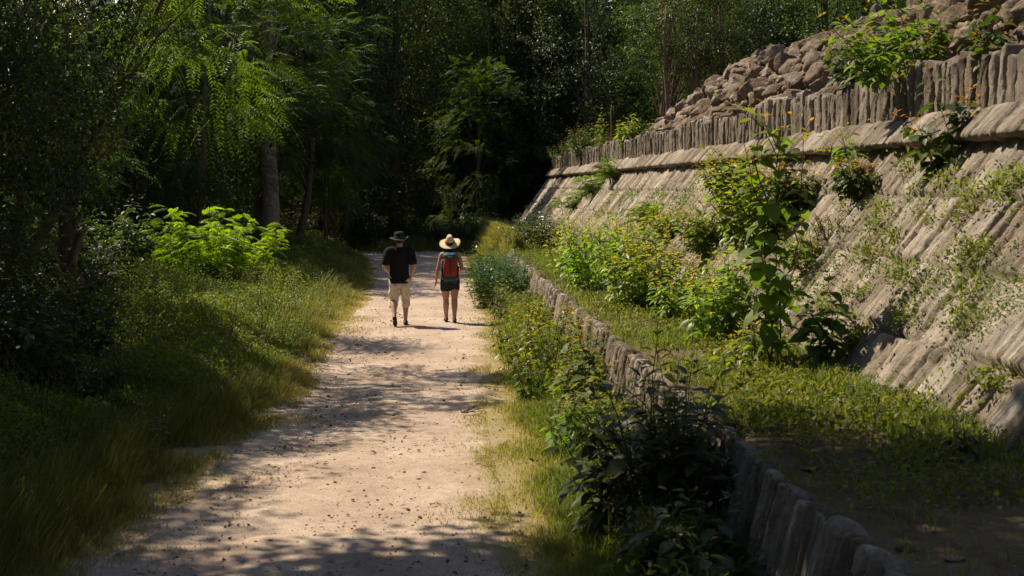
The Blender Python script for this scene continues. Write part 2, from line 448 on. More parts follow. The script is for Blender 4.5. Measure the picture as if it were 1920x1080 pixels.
def stone_strip(wb, prof, nrow, y0, y1, courses, wmin, wmax, groove, offs, rough, shear=0.0, seed=1, jag=0.0, jag_from=1e9, skip=.12, gw=.014, near=.016, rate=.0019, wnear=0.0):
    rng = np.random.default_rng(seed)
    ss, P, N = prof_eval(prof, nrow); yy = ygrid(y0, y1, near, rate)
    S, Yg = np.meshgrid(ss, yy)                         # rows = y
    px = np.broadcast_to(P[:, 0], S.shape).copy(); pz = np.broadcast_to(P[:, 1], S.shape).copy()
    nx = np.broadcast_to(N[:, 0], S.shape); nz = np.broadcast_to(N[:, 1], S.shape)
    disp = np.zeros(S.shape); stone = np.zeros(S.shape); top = np.zeros(S.shape)
    cb = [-1] + list(courses) + [99]
    wobc = .035 * fbm(Yg * .9, Yg * 0, seed + 3, 3)
    for c in range(len(cb) - 1):
        inb = (S + wobc >= cb[c]) & (S + wobc < cb[c + 1])
        b = [y0 - 2.0]
        while b[-1] < y1 + 2: b.append(b[-1] + (wmin + (wmax - wmin) * rng.random() ** 1.7) * (1 + wnear * smooth01((20 - b[-1]) / 6)))
        b = np.array(b)
        yw = Yg - shear * S + .014 * fbm(Yg * 1.3, S * 1.6, seed + 7 + c, 3) + .006 * fbm(Yg * 9, S * 7, seed + 9 + c, 3)
        idx = np.clip(np.searchsorted(b, yw.ravel()).reshape(yw.shape), 1, len(b) - 1)
        d0 = yw - b[idx - 1]; d1 = b[idx] - yw
        deep = (.35 + rng.random(len(b)) ** 1.5) * (rng.random(len(b)) > skip)
        wid = gw * (.6 + 1.2 * rng.random(len(b)))
        g = np.maximum(deep[idx - 1] * np.exp(-(d0 / wid[idx - 1]) ** 2), deep[idx] * np.exp(-(d1 / wid[idx]) ** 2))
        off = rng.normal(0, offs, len(b)); tilt = rng.normal(0, offs * .8, len(b)); bow = np.abs(rng.normal(0, offs * .35, len(b)))
        w = (b[idx] - b[idx - 1]); f = (d0 / np.maximum(w, 1e-6) - .5) * 2
        dd = off[idx] + tilt[idx] * f - .25 * bow[idx] * np.abs(f) ** 3 - groove * g
        disp = np.where(inb, dd, disp); stone = np.where(inb, rng.random(len(b))[idx], stone)
        top = np.where(inb, rng.normal(0, jag, len(b))[idx] + .6 * jag * fbm(Yg * 5, S * 0, seed + 21, 2) - .012 * g * (jag > 0), top)
    for cc in courses:
        dc = np.abs(S + wobc - cc); disp -= groove * 1.2 * np.exp(-(dc / .019) ** 2) * smooth01(.75 + 1.3 * fbm(Yg * .7, S * 0 + cc, seed + 31, 2))
    disp += rough * .60 * fbm(S * 2.6 + stone * 30, Yg * 26.0, seed + 43, 4) + rough * .40 * fbm(S * 2.0, Yg * 9.0, seed + 40, 5) + rough * .55 * fbm(S * 1.1, Yg * 1.3, seed + 47, 4) + rough * .5 * fbm(S * 14, Yg * 16, seed + 52, 3)
    pit = fbm(S * 9, Yg * 9, seed + 66, 3); disp -= rough * .9 * smooth01((pit - .12) / .2)
    # eroded hollows
    er = fbm(S * 1.3, Yg * 3.2, seed + 60, 4); disp -= rough * .9 * smooth01((er - .18) / .12)
    px += nx * disp; pz += nz * disp
    pz += top * smooth01((S - jag_from) / .06)
    v = np.stack([px, Yg, pz], -1).reshape(-1, 3)
    q = grid_q(len(yy), nrow)[:, ::-1]
    wb.addw(v, q, S, Yg - shear * S, stone)
    return yy, P

PLAT = thing('stone_platform', 'long sloping stone platform wall with moulding and upright stones beside the path', 'ruin wall', (0, 0, 0))
TAL_B = (3.80, .82); TAL_T = (5.46, 3.09)
wb = WB()
stone_strip(wb, [(3.50, .40), TAL_B, TAL_T, (5.60, 3.09)], 118, 4.2, 66, [1.12, 1.86, 2.62], .05, .30, .075, .019, .015, shear=-.10, seed=11, skip=.22, gw=.011, near=.011, rate=.0013, wnear=.7)
yy, P = ygrid(4.2, 66), None
wb.build('sloping_face', M['stone_wall'], PLAT, False)
# end faces and core of the platform
def prism_y(poly, y0, y1):
    n = len(poly); v = [(x, y0, z) for x, z in poly] + [(x, y1, z) for x, z in poly]
    q = [(i, (i + 1) % n, n + (i + 1) % n, n + i) for i in range(n)]
    t = [(0, i + 1, i) for i in range(1, n - 1)] + [(n, n + i, n + i + 1) for i in range(1, n - 1)]
    return np.array(v, float), np.array(t), np.array(q)
wb = WB()
v, t, q = prism_y([(3.58, .35), (3.96, .86), (5.56, 3.04), (5.80, 3.28), (5.80, 3.70), (9.5, 3.70), (9.5, -.2), (3.58, -.2)], 4.25, 65.95)
wb.addw(v, q, v[:, 2], v[:, 1], v[:, 0] * 0 + .3, t); wb.build('core', M['stone_post'], PLAT, smooth=False)
wb = WB()
stone_strip(wb, [(5.66, 3.03), (5.30, 3.06), (5.24, 3.09), (5.245, 3.12), (5.47, 3.37), (5.53, 3.40), (5.72, 3.41)], 44, 4.2, 66, [], .10, .42, .060, .015, .010, shear=-.08, seed=23, skip=.1, gw=.013, near=.012, rate=.0014)
wb.build('moulding', M['stone_low'], PLAT, False)
# the course of upright stones
wb = WB(); rng = np.random.default_rng(5)
y = 4.3; k = 0
while y < 65.8:
    w = rng.uniform(.07, .17) * (1.0 if rng.random() > .15 else 1.4) * (1 + .3 * float(smooth01((22 - y) / 6))); h = (.55 + rng.normal(0, .03) + .05 * math.sin(y * .9)) * (1 if rng.random() > .10 else rng.uniform(.72, .92))
    dpt = rng.uniform(.10, .16); cx = 5.66 + rng.normal(0, .013)
    a = np.linspace(0, 2 * np.pi, 22, endpoint=False)
    ce = np.sign(np.cos(a)) * np.abs(np.cos(a)) ** .28; se = np.sign(np.sin(a)) * np.abs(np.sin(a)) ** .5
    zl = np.array([0, .04, .08, .12, .16, .2, .24, .28, .32, .36, .4, .44, .48, .52, .56, .6, .64, .68, .72, .76, .8, .84, .88, .92, .95, .975, .99, 1.0]) * h
    pr = np.array([.97] + [1.0] * 18 + [1.0, 1.0, .995, .99, .985, .975, .955, .90, .0]) * 1.0
    lean = rng.normal(0, .018, 2); rot = rng.normal(0, .10); ph = rng.random() * 50
    tt = np.array([0, rng.normal(0, .03)])
    nn = 1 + .20 * fbm(np.cos(a)[None] * 1.2 + ph, zl[:, None] * 5 + np.sin(a)[None], 71, 4) + .12 * fbm(np.cos(a)[None] * 4 + ph, zl[:, None] * 26 + 4 * np.sin(a)[None], 77, 3) * (zl[:, None] < h * .99)
    lx = ce[None] * dpt * pr[:, None] * nn; ly = se[None] * (w * .53) * pr[:, None] * nn
    zz = zl[:, None] + 0 * lx + (zl[:, None] / h) ** 6 * (ly / w * 2 * tt[1] + .05 * fbm(lx * 20 + ph, ly * 20, 73, 2))
    vx = cx + lx * math.cos(rot) - ly * math.sin(rot) + lean[0] * zz; vy = y + w / 2 + lx * math.sin(rot) + ly * math.cos(rot) + lean[1] * zz
    nr, ncx = len(zl), len(a)
    i = np.arange(nr - 1)[:, None] * ncx; j = np.arange(ncx)[None]; jn = (j + 1) % ncx
    q = np.stack([i + j, i + jn, i + ncx + jn, i + ncx + j], -1).reshape(-1, 4)
    wb.addw(np.stack([vx, vy, 3.375 + zz], -1).reshape(-1, 3), q, zz, vy, np.full(zz.shape, rng.random()))
    y += w + (rng.uniform(-.006, .004) if rng.random() > .12 else rng.uniform(.006, .03)); k += 1
wb.build('upright_stones', M['stone_post'], PLAT)

# low retaining wall in front of the ledge
LOW = thing('low_wall', 'low wall of leaning weathered slabs holding up the grassy ledge', 'low wall', (0, 0, 0))
wb = WB()
LW = [(1.95, -.15), (1.98, .0), (2.085, .62), (2.11, .77), (2.12, .808), (2.15, .815), (2.24, .78), (2.32, .66)]
stone_strip(wb, LW, 74, 3.2, 58, [], .045, .19, .085, .016, .010, shear=-.16, seed=41, jag=.020, jag_from=.72, skip=.06, gw=.013, near=.011, rate=.0014)
wb.build('slabs', M['stone_low'], LOW, False)

# the ledge between the low wall and the platform
yl = ygrid(3.2, 68, .06, .006); xl = np.linspace(2.17, 4.05, 48)
XL, YL = np.meshgrid(xl, yl)
def ledge_z(x, y):
    return .755 + .05 * fbm(np.asarray(x) * 1.5, np.asarray(y) * 1.2, 81, 4) + .09 * smooth01((np.asarray(x) - 2.9) / .9) + .10 * smooth01((np.asarray(y) - 38) / 3) * np.exp(-((np.asarray(x) - 2.7) / .6) ** 2)
mb = MB(); mb.add(np.stack([XL, YL, ledge_z(XL, YL)], -1).reshape(-1, 3), None, grid_q(len(yl), len(xl)))
tag(mb.build('ledge_terrain', M['ledge']), kind='structure')

# ------------------------------------------------------------------ rubble heap on the platform
def ridge_h(y): return np.interp(y, [3, 12, 24, 31, 36, 40, 44, 50, 60, 70], [5.3, 5.3, 5.26, 5.38, 5.12, 4.66, 4.25, 4.08, 4.0, 3.9])
def mound_z(x, y):
    x = np.asarray(x, float); y = np.asarray(y, float)
    r = ridge_h(y); t = np.clip((x - 5.78) / 1.45, 0, 1)
    z = 3.72 + (r - 3.72) * np.sin(t * np.pi / 2) ** 1.0
    z = z - smooth01((x - 7.6) / 5.5) * (r + .6)
    return z + .12 * fbm(x * 1.1, y * 1.1, 91, 4) * np.clip(t * 3, 0, 1) - .12
xm = np.concatenate([np.linspace(5.72, 8, 26), np.linspace(8.3, 14, 14)]); ym = np.linspace(3.5, 67, 240)
XM, YM = np.meshgrid(xm, ym)
M['mound'] = dirt_mat('rubble_soil', (.10, .075, .055), (.19, .145, .11), (.27, .21, .16))
mb = MB(); mb.add(np.stack([XM, YM, mound_z(XM, YM)], -1).reshape(-1, 3), None, grid_q(len(ym), len(xm)))
tag(mb.build('earth_mound', M['mound']), kind='structure')

def ico(sub):
    import bmesh
    bm = bmesh.new(); bmesh.ops.create_icosphere(bm, subdivisions=sub, radius=1)
    v = np.array([x.co[:] for x in bm.verts]); f = np.array([[w.index for w in p.verts] for p in bm.faces]); bm.free(); return v, f
ICO4, ICO3, ICO2, ICO1 = ico(4), ico(3), ico(2), ico(1)

def rock_shape(seed, base=ICO4):
    rng = np.random.default_rng(seed); v, f = base; v = v.copy()
    sc = np.array([1, rng.uniform(.72, 1.0), rng.uniform(.6, .9)])
    for _ in range(rng.integers(16, 24)):                   # broken planar faces
        n = rand_dir(1, rng)[0]; d = rng.uniform(.48, .84)
        h = v @ n; v = v - np.maximum(h - d, 0)[:, None] * n * .99
    v = v * sc
    rr = 1.08 + .12 * fbm(v[:, 0] * 1.8 + seed, v[:, 1] * 1.8 + v[:, 2] * 1.3, seed % 40, 4) - .10 * np.abs(fbm(v[:, 0] * 4 + v[:, 2] * 3, v[:, 1] * 4 - v[:, 2] * 2.5 + seed, seed % 40 + 5, 4)) + .08 * fbm(v[:, 0] * 9 + v[:, 2] * 8, v[:, 1] * 11 - v[:, 2] * 7, seed % 40 + 9, 3)
    return v * rr[:, None], f
ROCKS = []
for i in range(14):
    mb = MB(); v, f = rock_shape(100 + i); mb.add(v, f); ROCKS.append(mb.mesh('boulder', M['boulder'], False))

rng = np.random.default_rng(21)
cand = []
for _ in range(14000):
    y = 5 + 57 * rng.random() ** 1.25; x = 5.85 + 1.75 * rng.random()
    if y < 14: continue
    hgt = ridge_h(y) - 3.7
    r = np.clip(rng.lognormal(-2.25, .48), .06, .27) * (1 if hgt > .8 else .62)
    if y > 44 and rng.random() < .55: continue
    cand.append((x, y, r))
cand.sort(key=lambda c: -c[2])
placed = []; parr = np.zeros((0, 4))
for x, y, r in cand:
    z = float(mound_z(x, y)) + r * .25
    if len(placed):
        d = np.linalg.norm(parr[:, :3] - (x, y, z), axis=1)
        if (d < (parr[:, 3] + r) * .80).any(): continue
    placed.append((x, y, z, r)); parr = np.vstack([parr, (x, y, z, r)])
placed.sort(key=lambda p: -p[3] / p[1])
def zone(y):
    return 'big' if y < 26 else ('tall' if y < 37 else 'low')
ROCK_LAB = {'big': ('pale grey-brown boulder in the large-stoned upper heap beside the overhanging bush', 'boulders of the large-stoned upper heap'),
            'tall': ('rough brown boulder in the tall middle of the rubble heap above the upright stones', 'boulders in the tall middle of the heap'),
            'low': ('small pinkish boulder at the low far end of the heap near the bright shrub', 'boulders at the low far end of the heap')}
rng = np.random.default_rng(31)
rest = MB()
for i, (x, y, z, r) in enumerate(placed):
    if i < 290:
        o = link('boulder', ROCKS[rng.integers(14)], None, (x, y, z))
        o.rotation_euler = (rng.uniform(-.6, .6), rng.uniform(-.6, .6), rng.uniform(0, 6.28))
        o.scale = (r * 1.22,) * 3
        lb = ROCK_LAB[zone(y)]; tag(o, lb[0], 'boulder', lb[1])
    else:
        v, f = rock_shape(300 + i % 37, ICO2); a = rng.random() * 6.28
        rot = np.array([[math.cos(a), -math.sin(a), 0], [math.sin(a), math.cos(a), 0], [0, 0, 1]])
        rest.add(v @ rot.T * r * 1.2 + (x, y, z), f)
# fill the chinks with rubble too small to count
for i in range(4200):
    y = 14 + 48 * rng.random() ** 1.2; x = 5.82 + 1.9 * rng.random(); r = rng.uniform(.04, .11)
    v, f = rock_shape(300 + i % 37, ICO1 if y > 25 else ICO2)
    rest.add(v * r + (x, y, float(mound_z(x, y)) + r * .5), f)
tag(rest.build('loose_rubble', M['boulder'], None, False), 'small loose stones filling the gaps of the rubble heap', None, None, 'stuff')
# ------------------------------------------------------------------ plants
def root_join(sm, bases):
    """joins the stems of one plant underground in a common rootstock"""
    if len(bases) < 2: return
    c = np.mean([b for b, _ in bases], 0) - (0, 0, .07)
    idx = [i for _, i in bases]; n0 = sm.n
    sm.v.append(np.array([c])); sm.tint.append(np.array([.5])); sm.young.append(np.zeros(1)); sm.n += 1
    sm.t.append(np.array([(n0, i, i + 1) for i in idx]))

def shoot(sm, lm, base, h, lean, LL, rng, shape='ovate', step=.085, start=.15, young=.2, rad=.006, droop=.35, asp=.52, twigs=0):
    base = np.asarray(base, float); lean = np.asarray(lean, float)
    k = max(5, int(h / .12)); t = np.linspace(0, 1, k)
    wob = np.cumsum(rng.normal(0, .012, (k, 3)), 0) * h; wob[:, 2] = 0
    path = base + np.array([0, 0, 1.]) * (t * h)[:, None] + lean * (t ** 1.5 * h)[:, None] + wob
    sm.add(*tube(path, np.linspace(rad, rad * .35, k), 5))
    n = max(2, int((1 - start) * h / step)); tt = np.linspace(start, 1, n) ** .92
    P = np.stack([np.interp(tt, t, path[:, i]) for i in range(3)], 1)
    az = rng.random() * 6.28 + np.arange(n) * 1.571 + rng.normal(0, .25, n)
    for s in (0, np.pi):
        a = az + s
        o = np.stack([np.cos(a), np.sin(a), 0 * a], 1)
        dz = np.where(tt > .9, .55, -droop + .55 * tt) + rng.normal(0, .18, n)
        d = nrm(o + np.stack([0 * dz, 0 * dz, dz], 1))
        N = nrm(np.array([0, 0, 1.]) + o * .25 * (dz[:, None] < 0) - o * np.maximum(dz, 0)[:, None] + rng.normal(0, .22, (n, 3)))
        sz = LL * (.55 + .55 * np.sin(np.pi * np.clip(tt, 0, 1) ** .8)) * rng.uniform(.75, 1.15, n)
        sz = np.where(tt > .93, sz * .6, sz)
        pet = .22
        yg = np.clip((tt - (1 - young * .75)) / max(young * .75, .01), 0, 1) * rng.uniform(.0, 1.0, n) if young > 0 else 0 * tt
        keep = rng.random(n) > .08
        add_leaves(lm, (P + d * (sz * pet)[:, None])[keep], d[keep], N[keep], sz[keep], (sz * asp)[keep], shape, rng.random(n)[keep] * .96, yg[keep])
    return path

def bush_mesh(seed, n, spread, h, LL, shape='ovate', young=.2, step=.07, lean=.25, start=.12, dirx=(0, 0), asp=.52, droop=.55, hv=.35, rad=.006, lat=4):
    rng = np.random.default_rng(seed); sm, lm = MB(), MB(); bases = []; LL = LL * (1.4 if LL > .07 else 1.15); step = step * 1.12; n = int(n * 1.25 + .5)
    for i in range(n):
        a = rng.random() * 6.28; r = spread * math.sqrt(rng.random())
        b = (r * math.cos(a), r * math.sin(a), -.03)
        hh = h * (1 - hv * rng.random()) * (1 - .35 * (r / max(spread, .01)) ** 2)
        ln = np.array([math.cos(a), math.sin(a), 0]) * lean * (r / max(spread, .01)) + rng.normal(0, .10, 3) * (1, 1, 0) + np.array([*dirx, 0])
        bases.append((np.array(b), sm.n))
        path = shoot(sm, lm, b, hh, ln, LL, rng, shape, step, start, young, rad, droop, asp)
        for j in range(lat):
            s = rng.uniform(.12, .82); bp = np.array([np.interp(s, np.linspace(0, 1, len(path)), path[:, m]) for m in range(3)])
            aa = rng.random() * 6.28; lh = hh * rng.uniform(.22, .42) * (1.1 - .5 * s)
            shoot(sm, lm, bp, lh, np.array([math.cos(aa), math.sin(aa), 0]) * rng.uniform(.6, 1.5), LL * .92, rng, shape, step, .1, young * (.4 + s), rad * .5, droop, asp)
    root_join(sm, bases); return sm, lm

def feather_bush(seed, n, spread, h, Lf=.38, npair=10, ll=.10, lw=.026, young=.0):
    rng = np.random.default_rng(seed); sm, lm = MB(), MB(); bases = []
    for i in range(n):
        a = rng.random() * 6.28; r = spread * math.sqrt(rng.random()); hh = h * rng.uniform(.55, 1.0)
        k = 8; t = np.linspace(0, 1, k)
        ln = np.array([math.cos(a), math.sin(a), 0]) * .35 * r / max(spread, .01) + rng.normal(0, .12, 3) * (1, 1, 0)
        path = np.array([r * math.cos(a) * .6, r * math.sin(a) * .6, -.03]) + np.outer(t * hh, (0, 0, 1)) + np.outer(t ** 1.4 * hh, ln) + np.cumsum(rng.normal(0, .015, (k, 3)), 0)
        bases.append((path[0], sm.n)); sm.add(*tube(path, np.linspace(.011, .003, k), 5))
        nf = int(7 + hh * 8); tt = rng.uniform(.22, 1, nf)
        P = np.stack([np.interp(tt, t, path[:, j]) for j in range(3)], 1)
        az = rng.random(nf) * 6.28
        d = np.stack([np.cos(az), np.sin(az), rng.uniform(-.05, .75, nf)], 1)
        add_fronds(lm, P, d, Lf * rng.uniform(.6, 1.15, nf), npair, ll, lw, rng, droop=.42, young=(rng.random(nf) > .93) * .0)
    root_join(sm, bases); return sm, lm

def plant(name, cat, label, sm, lm, mat, loc, rz=0, group=None, scale=1, stem='stem', leaf='foliage'):
    t = thing(name, label, cat, loc, rz, group, scale)
    if sm is not None and sm.n: sm.build(stem, M['stem'], t)
    lm.build(leaf, mat, t)
    return t

# ---- verge in front of the low wall
p = on_z(1262, 1030); 
sm, lm = bush_mesh(1, 34, .46, 1.48, .155, 'ovate', .0, .085, .30, .10, asp=.5, droop=.45, rad=.008)
for s in range(5): shoot(sm, lm, (R.normal(0, .22), R.normal(0, .2), 0), 1.62 - .1 * s, (R.normal(0, .12), R.normal(0, .1), 0), .17, R, 'ovate', .1, .2, .08, .008)
plant('bush', 'bush', 'big dark broad-leaved bush hiding the near end of the low wall', sm, lm, M['leaf_mid'], (1.70, 10.3, .02))
sm, lm = bush_mesh(2, 14, .36, .8, .15, 'ovate', .0, .08, .4, .1, droop=.5)
plant('bush', 'bush', 'low shaded broad-leaved bush at the foot of the low wall below the big dark bush', sm, lm, M['leaf_mid'], (1.66, 8.7, .02))
sm, lm = bush_mesh(3, 24, .55, 1.12, .098, 'ovate', .28, .065, .35, .08)
plant('bush', 'bush', 'mid-green bush with reddish stems between the path verge and low wall', sm, lm, M['leaf_heart'], (1.58, 17.2, .02))
sm, lm = bush_mesh(4, 22, .60, 1.25, .10, 'ovate', .35, .065, .32, .08)
plant('bush', 'bush', 'yellowish bush with orange tips against the lower middle of the low wall', sm, lm, M['leaf_yellow'], (1.55, 19.9, .02))
sm, lm = bush_mesh(5, 7, .32, 1.35, .125, 'heart', .2, .10, .15, .15, asp=.75)
plant('sapling', 'sapling', 'tall stemmed heart-leaved sapling standing before the low wall slabs', sm, lm, M['leaf_heart'], (1.62, 15.3, .02))
sm, lm = bush_mesh(6, 12, .38, .75, .10, 'ovate', .3, .06, .3, .08)
plant('bush', 'bush', 'small yellow-tipped bush beside the low wall next to the leaning slabs', sm, lm, M['leaf_heart'], (1.55, 13.6, .02))
sm, lm = bush_mesh(7, 40, .72, 1.5, .085, 'ovate', .0, .055, .38, .06, droop=.2)
plant('bush', 'bush', 'shiny cool-green bush at the path edge beyond the woman', sm, lm, M['leaf_cool'], (1.52, 30.6, .02))
sm, lm = bush_mesh(8, 30, .60, 1.25, .085, 'ovate', .0, .055, .38, .06, droop=.2)
plant('bush', 'bush', 'shiny green bush farther along the path edge before the grassy bank', sm, lm, M['leaf_cool'], (1.75, 35.2, .02))
sm, lm = bush_mesh(9, 22, .55, .8, .075, 'ovate', .05, .05, .35, .06)
plant('bush', 'bush', 'low dark-green bush hugging the foot of the low wall by the shiny bush', sm, lm, M['leaf_mid'], (1.72, 27.4, .02))

# ---- on the ledge
LZ = .81
def on_ledge(px, py): 
    p = on_z(px, py, LZ); return (float(p[0]), float(p[1]), float(ledge_z(p[0], p[1])) - .02)
t = thing('sapling', 'tall single-stemmed sapling with big dark heart leaves rising from the ledge', 'sapling', on_ledge(1452, 700))
sm, lm = MB(), MB(); rng = np.random.default_rng(50)
shoot(sm, lm, (0, 0, 0), 2.62, (-.02, .03, 0), .245, rng, 'heart', .13, .12, .25, .013, .95, .8)
for s in (.75, 1.05, 1.4, 1.6, 1.75, 1.9, 2.0, 2.1, 2.2): shoot(sm, lm, (0, 0, s), .5, (rng.normal(0, .6), rng.normal(0, .5), 0), .17, rng, 'heart', .09, .15, .45, .006, .5, .72)
shoot(sm, lm, (.05, .06, 0), 1.5, (.18, .1, 0), .2, rng, 'heart', .13, .2, .1, .01, .45, .74)
shoot(sm, lm, (-.03, .08, 0), 2.25, (-.10, .12, 0), .18, rng, 'heart', .10, .2, .3, .010, .6, .72); shoot(sm, lm, (.03, .05, 0), 2.45, (.08, .1, 0), .17, rng, 'heart', .095, .3, .35, .010, .6, .72)
sm.build('stem', M['stem'], t); lm.build('foliage', M['leaf_heart'], t)
LEDGE = [
    (1560, 700, 5, .25, 1.0, .13, 'heart', .0, 'leaf_heart', 'dark drooping-leaved sapling clump right of the tall heart-leaved sapling'),
    (1375, 640, 20, .48, 1.25, .13, 'ovate', .22, 'leaf_yellow', 'yellow-leaved bush on the ledge just left of the tall heart-leaved sapling'),
    (1300, 600, 24, .50, 1.05, .115, 'ovate', .4, 'leaf_yellow', 'orange-tinged bush on the ledge between two yellow bushes'),
    (1225, 575, 30, .60, 1.35, .115, 'ovate', .5, 'leaf_yellow', 'dense yellow and orange bush in the middle of the ledge'),
    (1150, 545, 34, .75, 1.75, .115, 'ovate', .55, 'leaf_yellow', 'largest yellow bush with orange-red tips on the ledge'),
    (1098, 515, 26, .62, 1.5, .11, 'ovate', .6, 'leaf_yellow', 'reddest orange-tipped bush at the path side of the ledge bushes'),
    (1180, 520, 22, .6, 1.55, .12, 'ovate', .5, 'leaf_heart', 'green bush pressed against the platform face behind the yellow ledge bushes'),
    (1005, 470, 34, .8, 1.5, .10, 'ovate', .0, 'leaf_cool', 'shiny green bush on the grassy far end of the ledge'),
    (1048, 462, 22, .6, 1.0, .09, 'ovate', .1, 'leaf_heart', 'low leafy bush at the platform foot beside the shiny ledge bush'),
    (1420, 690, 14, .32, .62, .12, 'ovate', .25, 'leaf_yellow', 'short yellow bush at the foot of the tall heart-leaved sapling'),
    (1650, 770, 8, .25, .30, .12, 'ovate', .0, 'leaf_mid', 'low leafy weed clump at the base of the pale sunlit slab'),
    (1835, 860, 10, .28, .30, .11, 'ovate', .0, 'leaf_mid', 'low leafy weed clump at the near foot of the sloping face'),
]
for i, (px, py, n, sp, h, LL, shp, yg, mt, lab) in enumerate(LEDGE):
    sm, lm = bush_mesh(60 + i, n, sp, h, LL, shp, yg, .072, .25, .1, dirx=(.05, 0), asp=.74 if shp == 'heart' else .5)
    plant('bush' if n > 8 else 'sapling', 'bush' if n > 8 else 'sapling', lab, sm, lm, M[mt], on_ledge(px, py), 0)

# ---- growing out of the sloping face (a point at share f of the slope, at distance y)
def on_face(px, py):
    """the point of the sloping face seen at this place"""
    d = ray(px, py); n = np.array([-(TAL_T[1] - TAL_B[1]), 0, TAL_T[0] - TAL_B[0]]); p0 = np.array([TAL_B[0], 0, TAL_B[1]])
    t = np.dot(p0 - CAM, n) / np.dot(d, n); return CAM + d * t
FACE = [
    (1425, 465, 22, .62, 1.45, .13, .35, 'leaf_yellow', (-.25, 0), 'tall leafy shrub with orange tips climbing the face behind the tall sapling'),
    (1395, 400, 30, .55, 1.2, .12, .22, 'leaf_heart', (-.25, 0), 'leafy shrub below the moulding left of the tall sapling top'),
    (1500, 400, 22, .45, .85, .12, .25, 'leaf_mid', (-.25, 0), 'dark bushy shrub just under the moulding right of the tall sapling'),
    (1520, 500, 18, .40, .55, .075, .35, 'leaf_yellow', (-.2, 0), 'yellowish small-leaved shrub halfway up the face right of the tall sapling'),
    (1330, 470, 26, .50, .95, .11, .25, 'leaf_yellow', (-.2, 0), 'loose green shrub on the face above the orange ledge bush'),
    (1255, 445, 18, .45, .75, .10, .75, 'leaf_yellow', (-.2, 0), 'reddish-leaved shrub on the face above the dense yellow bush'),
    (1620, 365, 18, .38, .55, .11, .2, 'leaf_mid', (-.25, 0), 'broad low shrub rooted in the joint under the moulding'),
    (1600, 350, 2, .06, 1.05, .15, .35, 'leaf_heart', (-.12, 0), 'slim orange-tipped sapling rising before the moulding'),
    (1790, 300, 3, .10, 1.05, .17, .25, 'leaf_mid', (-.28, 0), 'dark arching sapling before the moulding near the overhanging bush'),
    (1760, 310, 3, .12, .75, .17, .2, 'leaf_mid', (-.4, 0), 'drooping broad-leaved shoots hanging below the moulding'),
    (1560, 445, 14, .35, .38, .055, .15, 'leaf_cover', (-.15, 0), 'tufty small-leaved plant spilling down the face beside the yellowish shrub'),
    (1465, 560, 16, .35, .45, .065, .2, 'leaf_cover', (-.1, 0), 'tufty small-leaved plant on the lower face behind the tall sapling'),
]
for i, (px, py, n, sp, h, LL, yg, mt, dx, lab) in enumerate(FACE):
    p = on_face(px, py)
    sm, lm = bush_mesh(90 + i, n, sp * .6, h, LL, 'ovate', yg, .065 if LL < .14 else .09, .3, .08, dirx=dx)
    plant('sapling' if n < 4 else 'shrub', 'sapling' if n < 4 else 'shrub', lab, sm, lm, M[mt], p)
FEA = [(1110, 372, 9, .45, 1.0, 'feathery light-green shrub on the far part of the sloping face'),
       (1150, 345, 7, .4, .8, 'feathery light-green shrub reaching over the far moulding'),
       (1070, 400, 8, .5, .8, 'feathery pale shrub low on the far face near the shiny ledge bush'),
       (1210, 425, 6, .35, .7, 'small feathery sprig on the face right of the other feathery shrubs')]
for i, (px, py, n, sp, h, lab) in enumerate(FEA):
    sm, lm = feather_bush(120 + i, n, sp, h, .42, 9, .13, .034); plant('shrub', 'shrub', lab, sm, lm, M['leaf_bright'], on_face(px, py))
# small weed tufts in the joints of the face
tufts = []
for i in range(5):
    rng = np.random.default_rng(140 + i); lm = MB(); n = 90
    P = rng.normal(0, 1, (n, 3)) * (.05, .10, .05); d = rand_dir(n, rng) + (-.6, 0, .5)
    add_leaves(lm, P, d, rand_dir(n, rng) + (-.6, 0, .8), rng.uniform(.02, .05, n), rng.uniform(.012, .028, n), 'ovate'); tufts.append(lm.mesh('weed_tuft', M['leaf_cover']))
rng = np.random.default_rng(150)
TUFT = [(1795, 395), (1840, 380), (1810, 470), (1860, 470), (1790, 345), (1700, 330), (1680, 440), (1640, 470), (1870, 350), (1740, 415), (1560, 590), (1620, 540), (1700, 600), (1810, 610), (1860, 710), (1700, 500), (1900, 330), (1590, 630), (1650, 400), (1580, 400), (1850, 560), (1340, 560), (1280, 400), (1240, 385)]
k = 0
for px, py in TUFT:
    for j in range(3):
        p = on_face(px + rng.normal(0, 16), py + rng.normal(0, 12))
        t = thing('weed_tuft', 'small green weed tuft rooted in a joint of the sloping slabs', 'weed', p + np.array([-.02, 0, .015]), rng.normal(0, .5), 'weed tufts on the sloping face', rng.uniform(.7, 1.5)); link('leaves', tufts[k % 5], t); k += 1

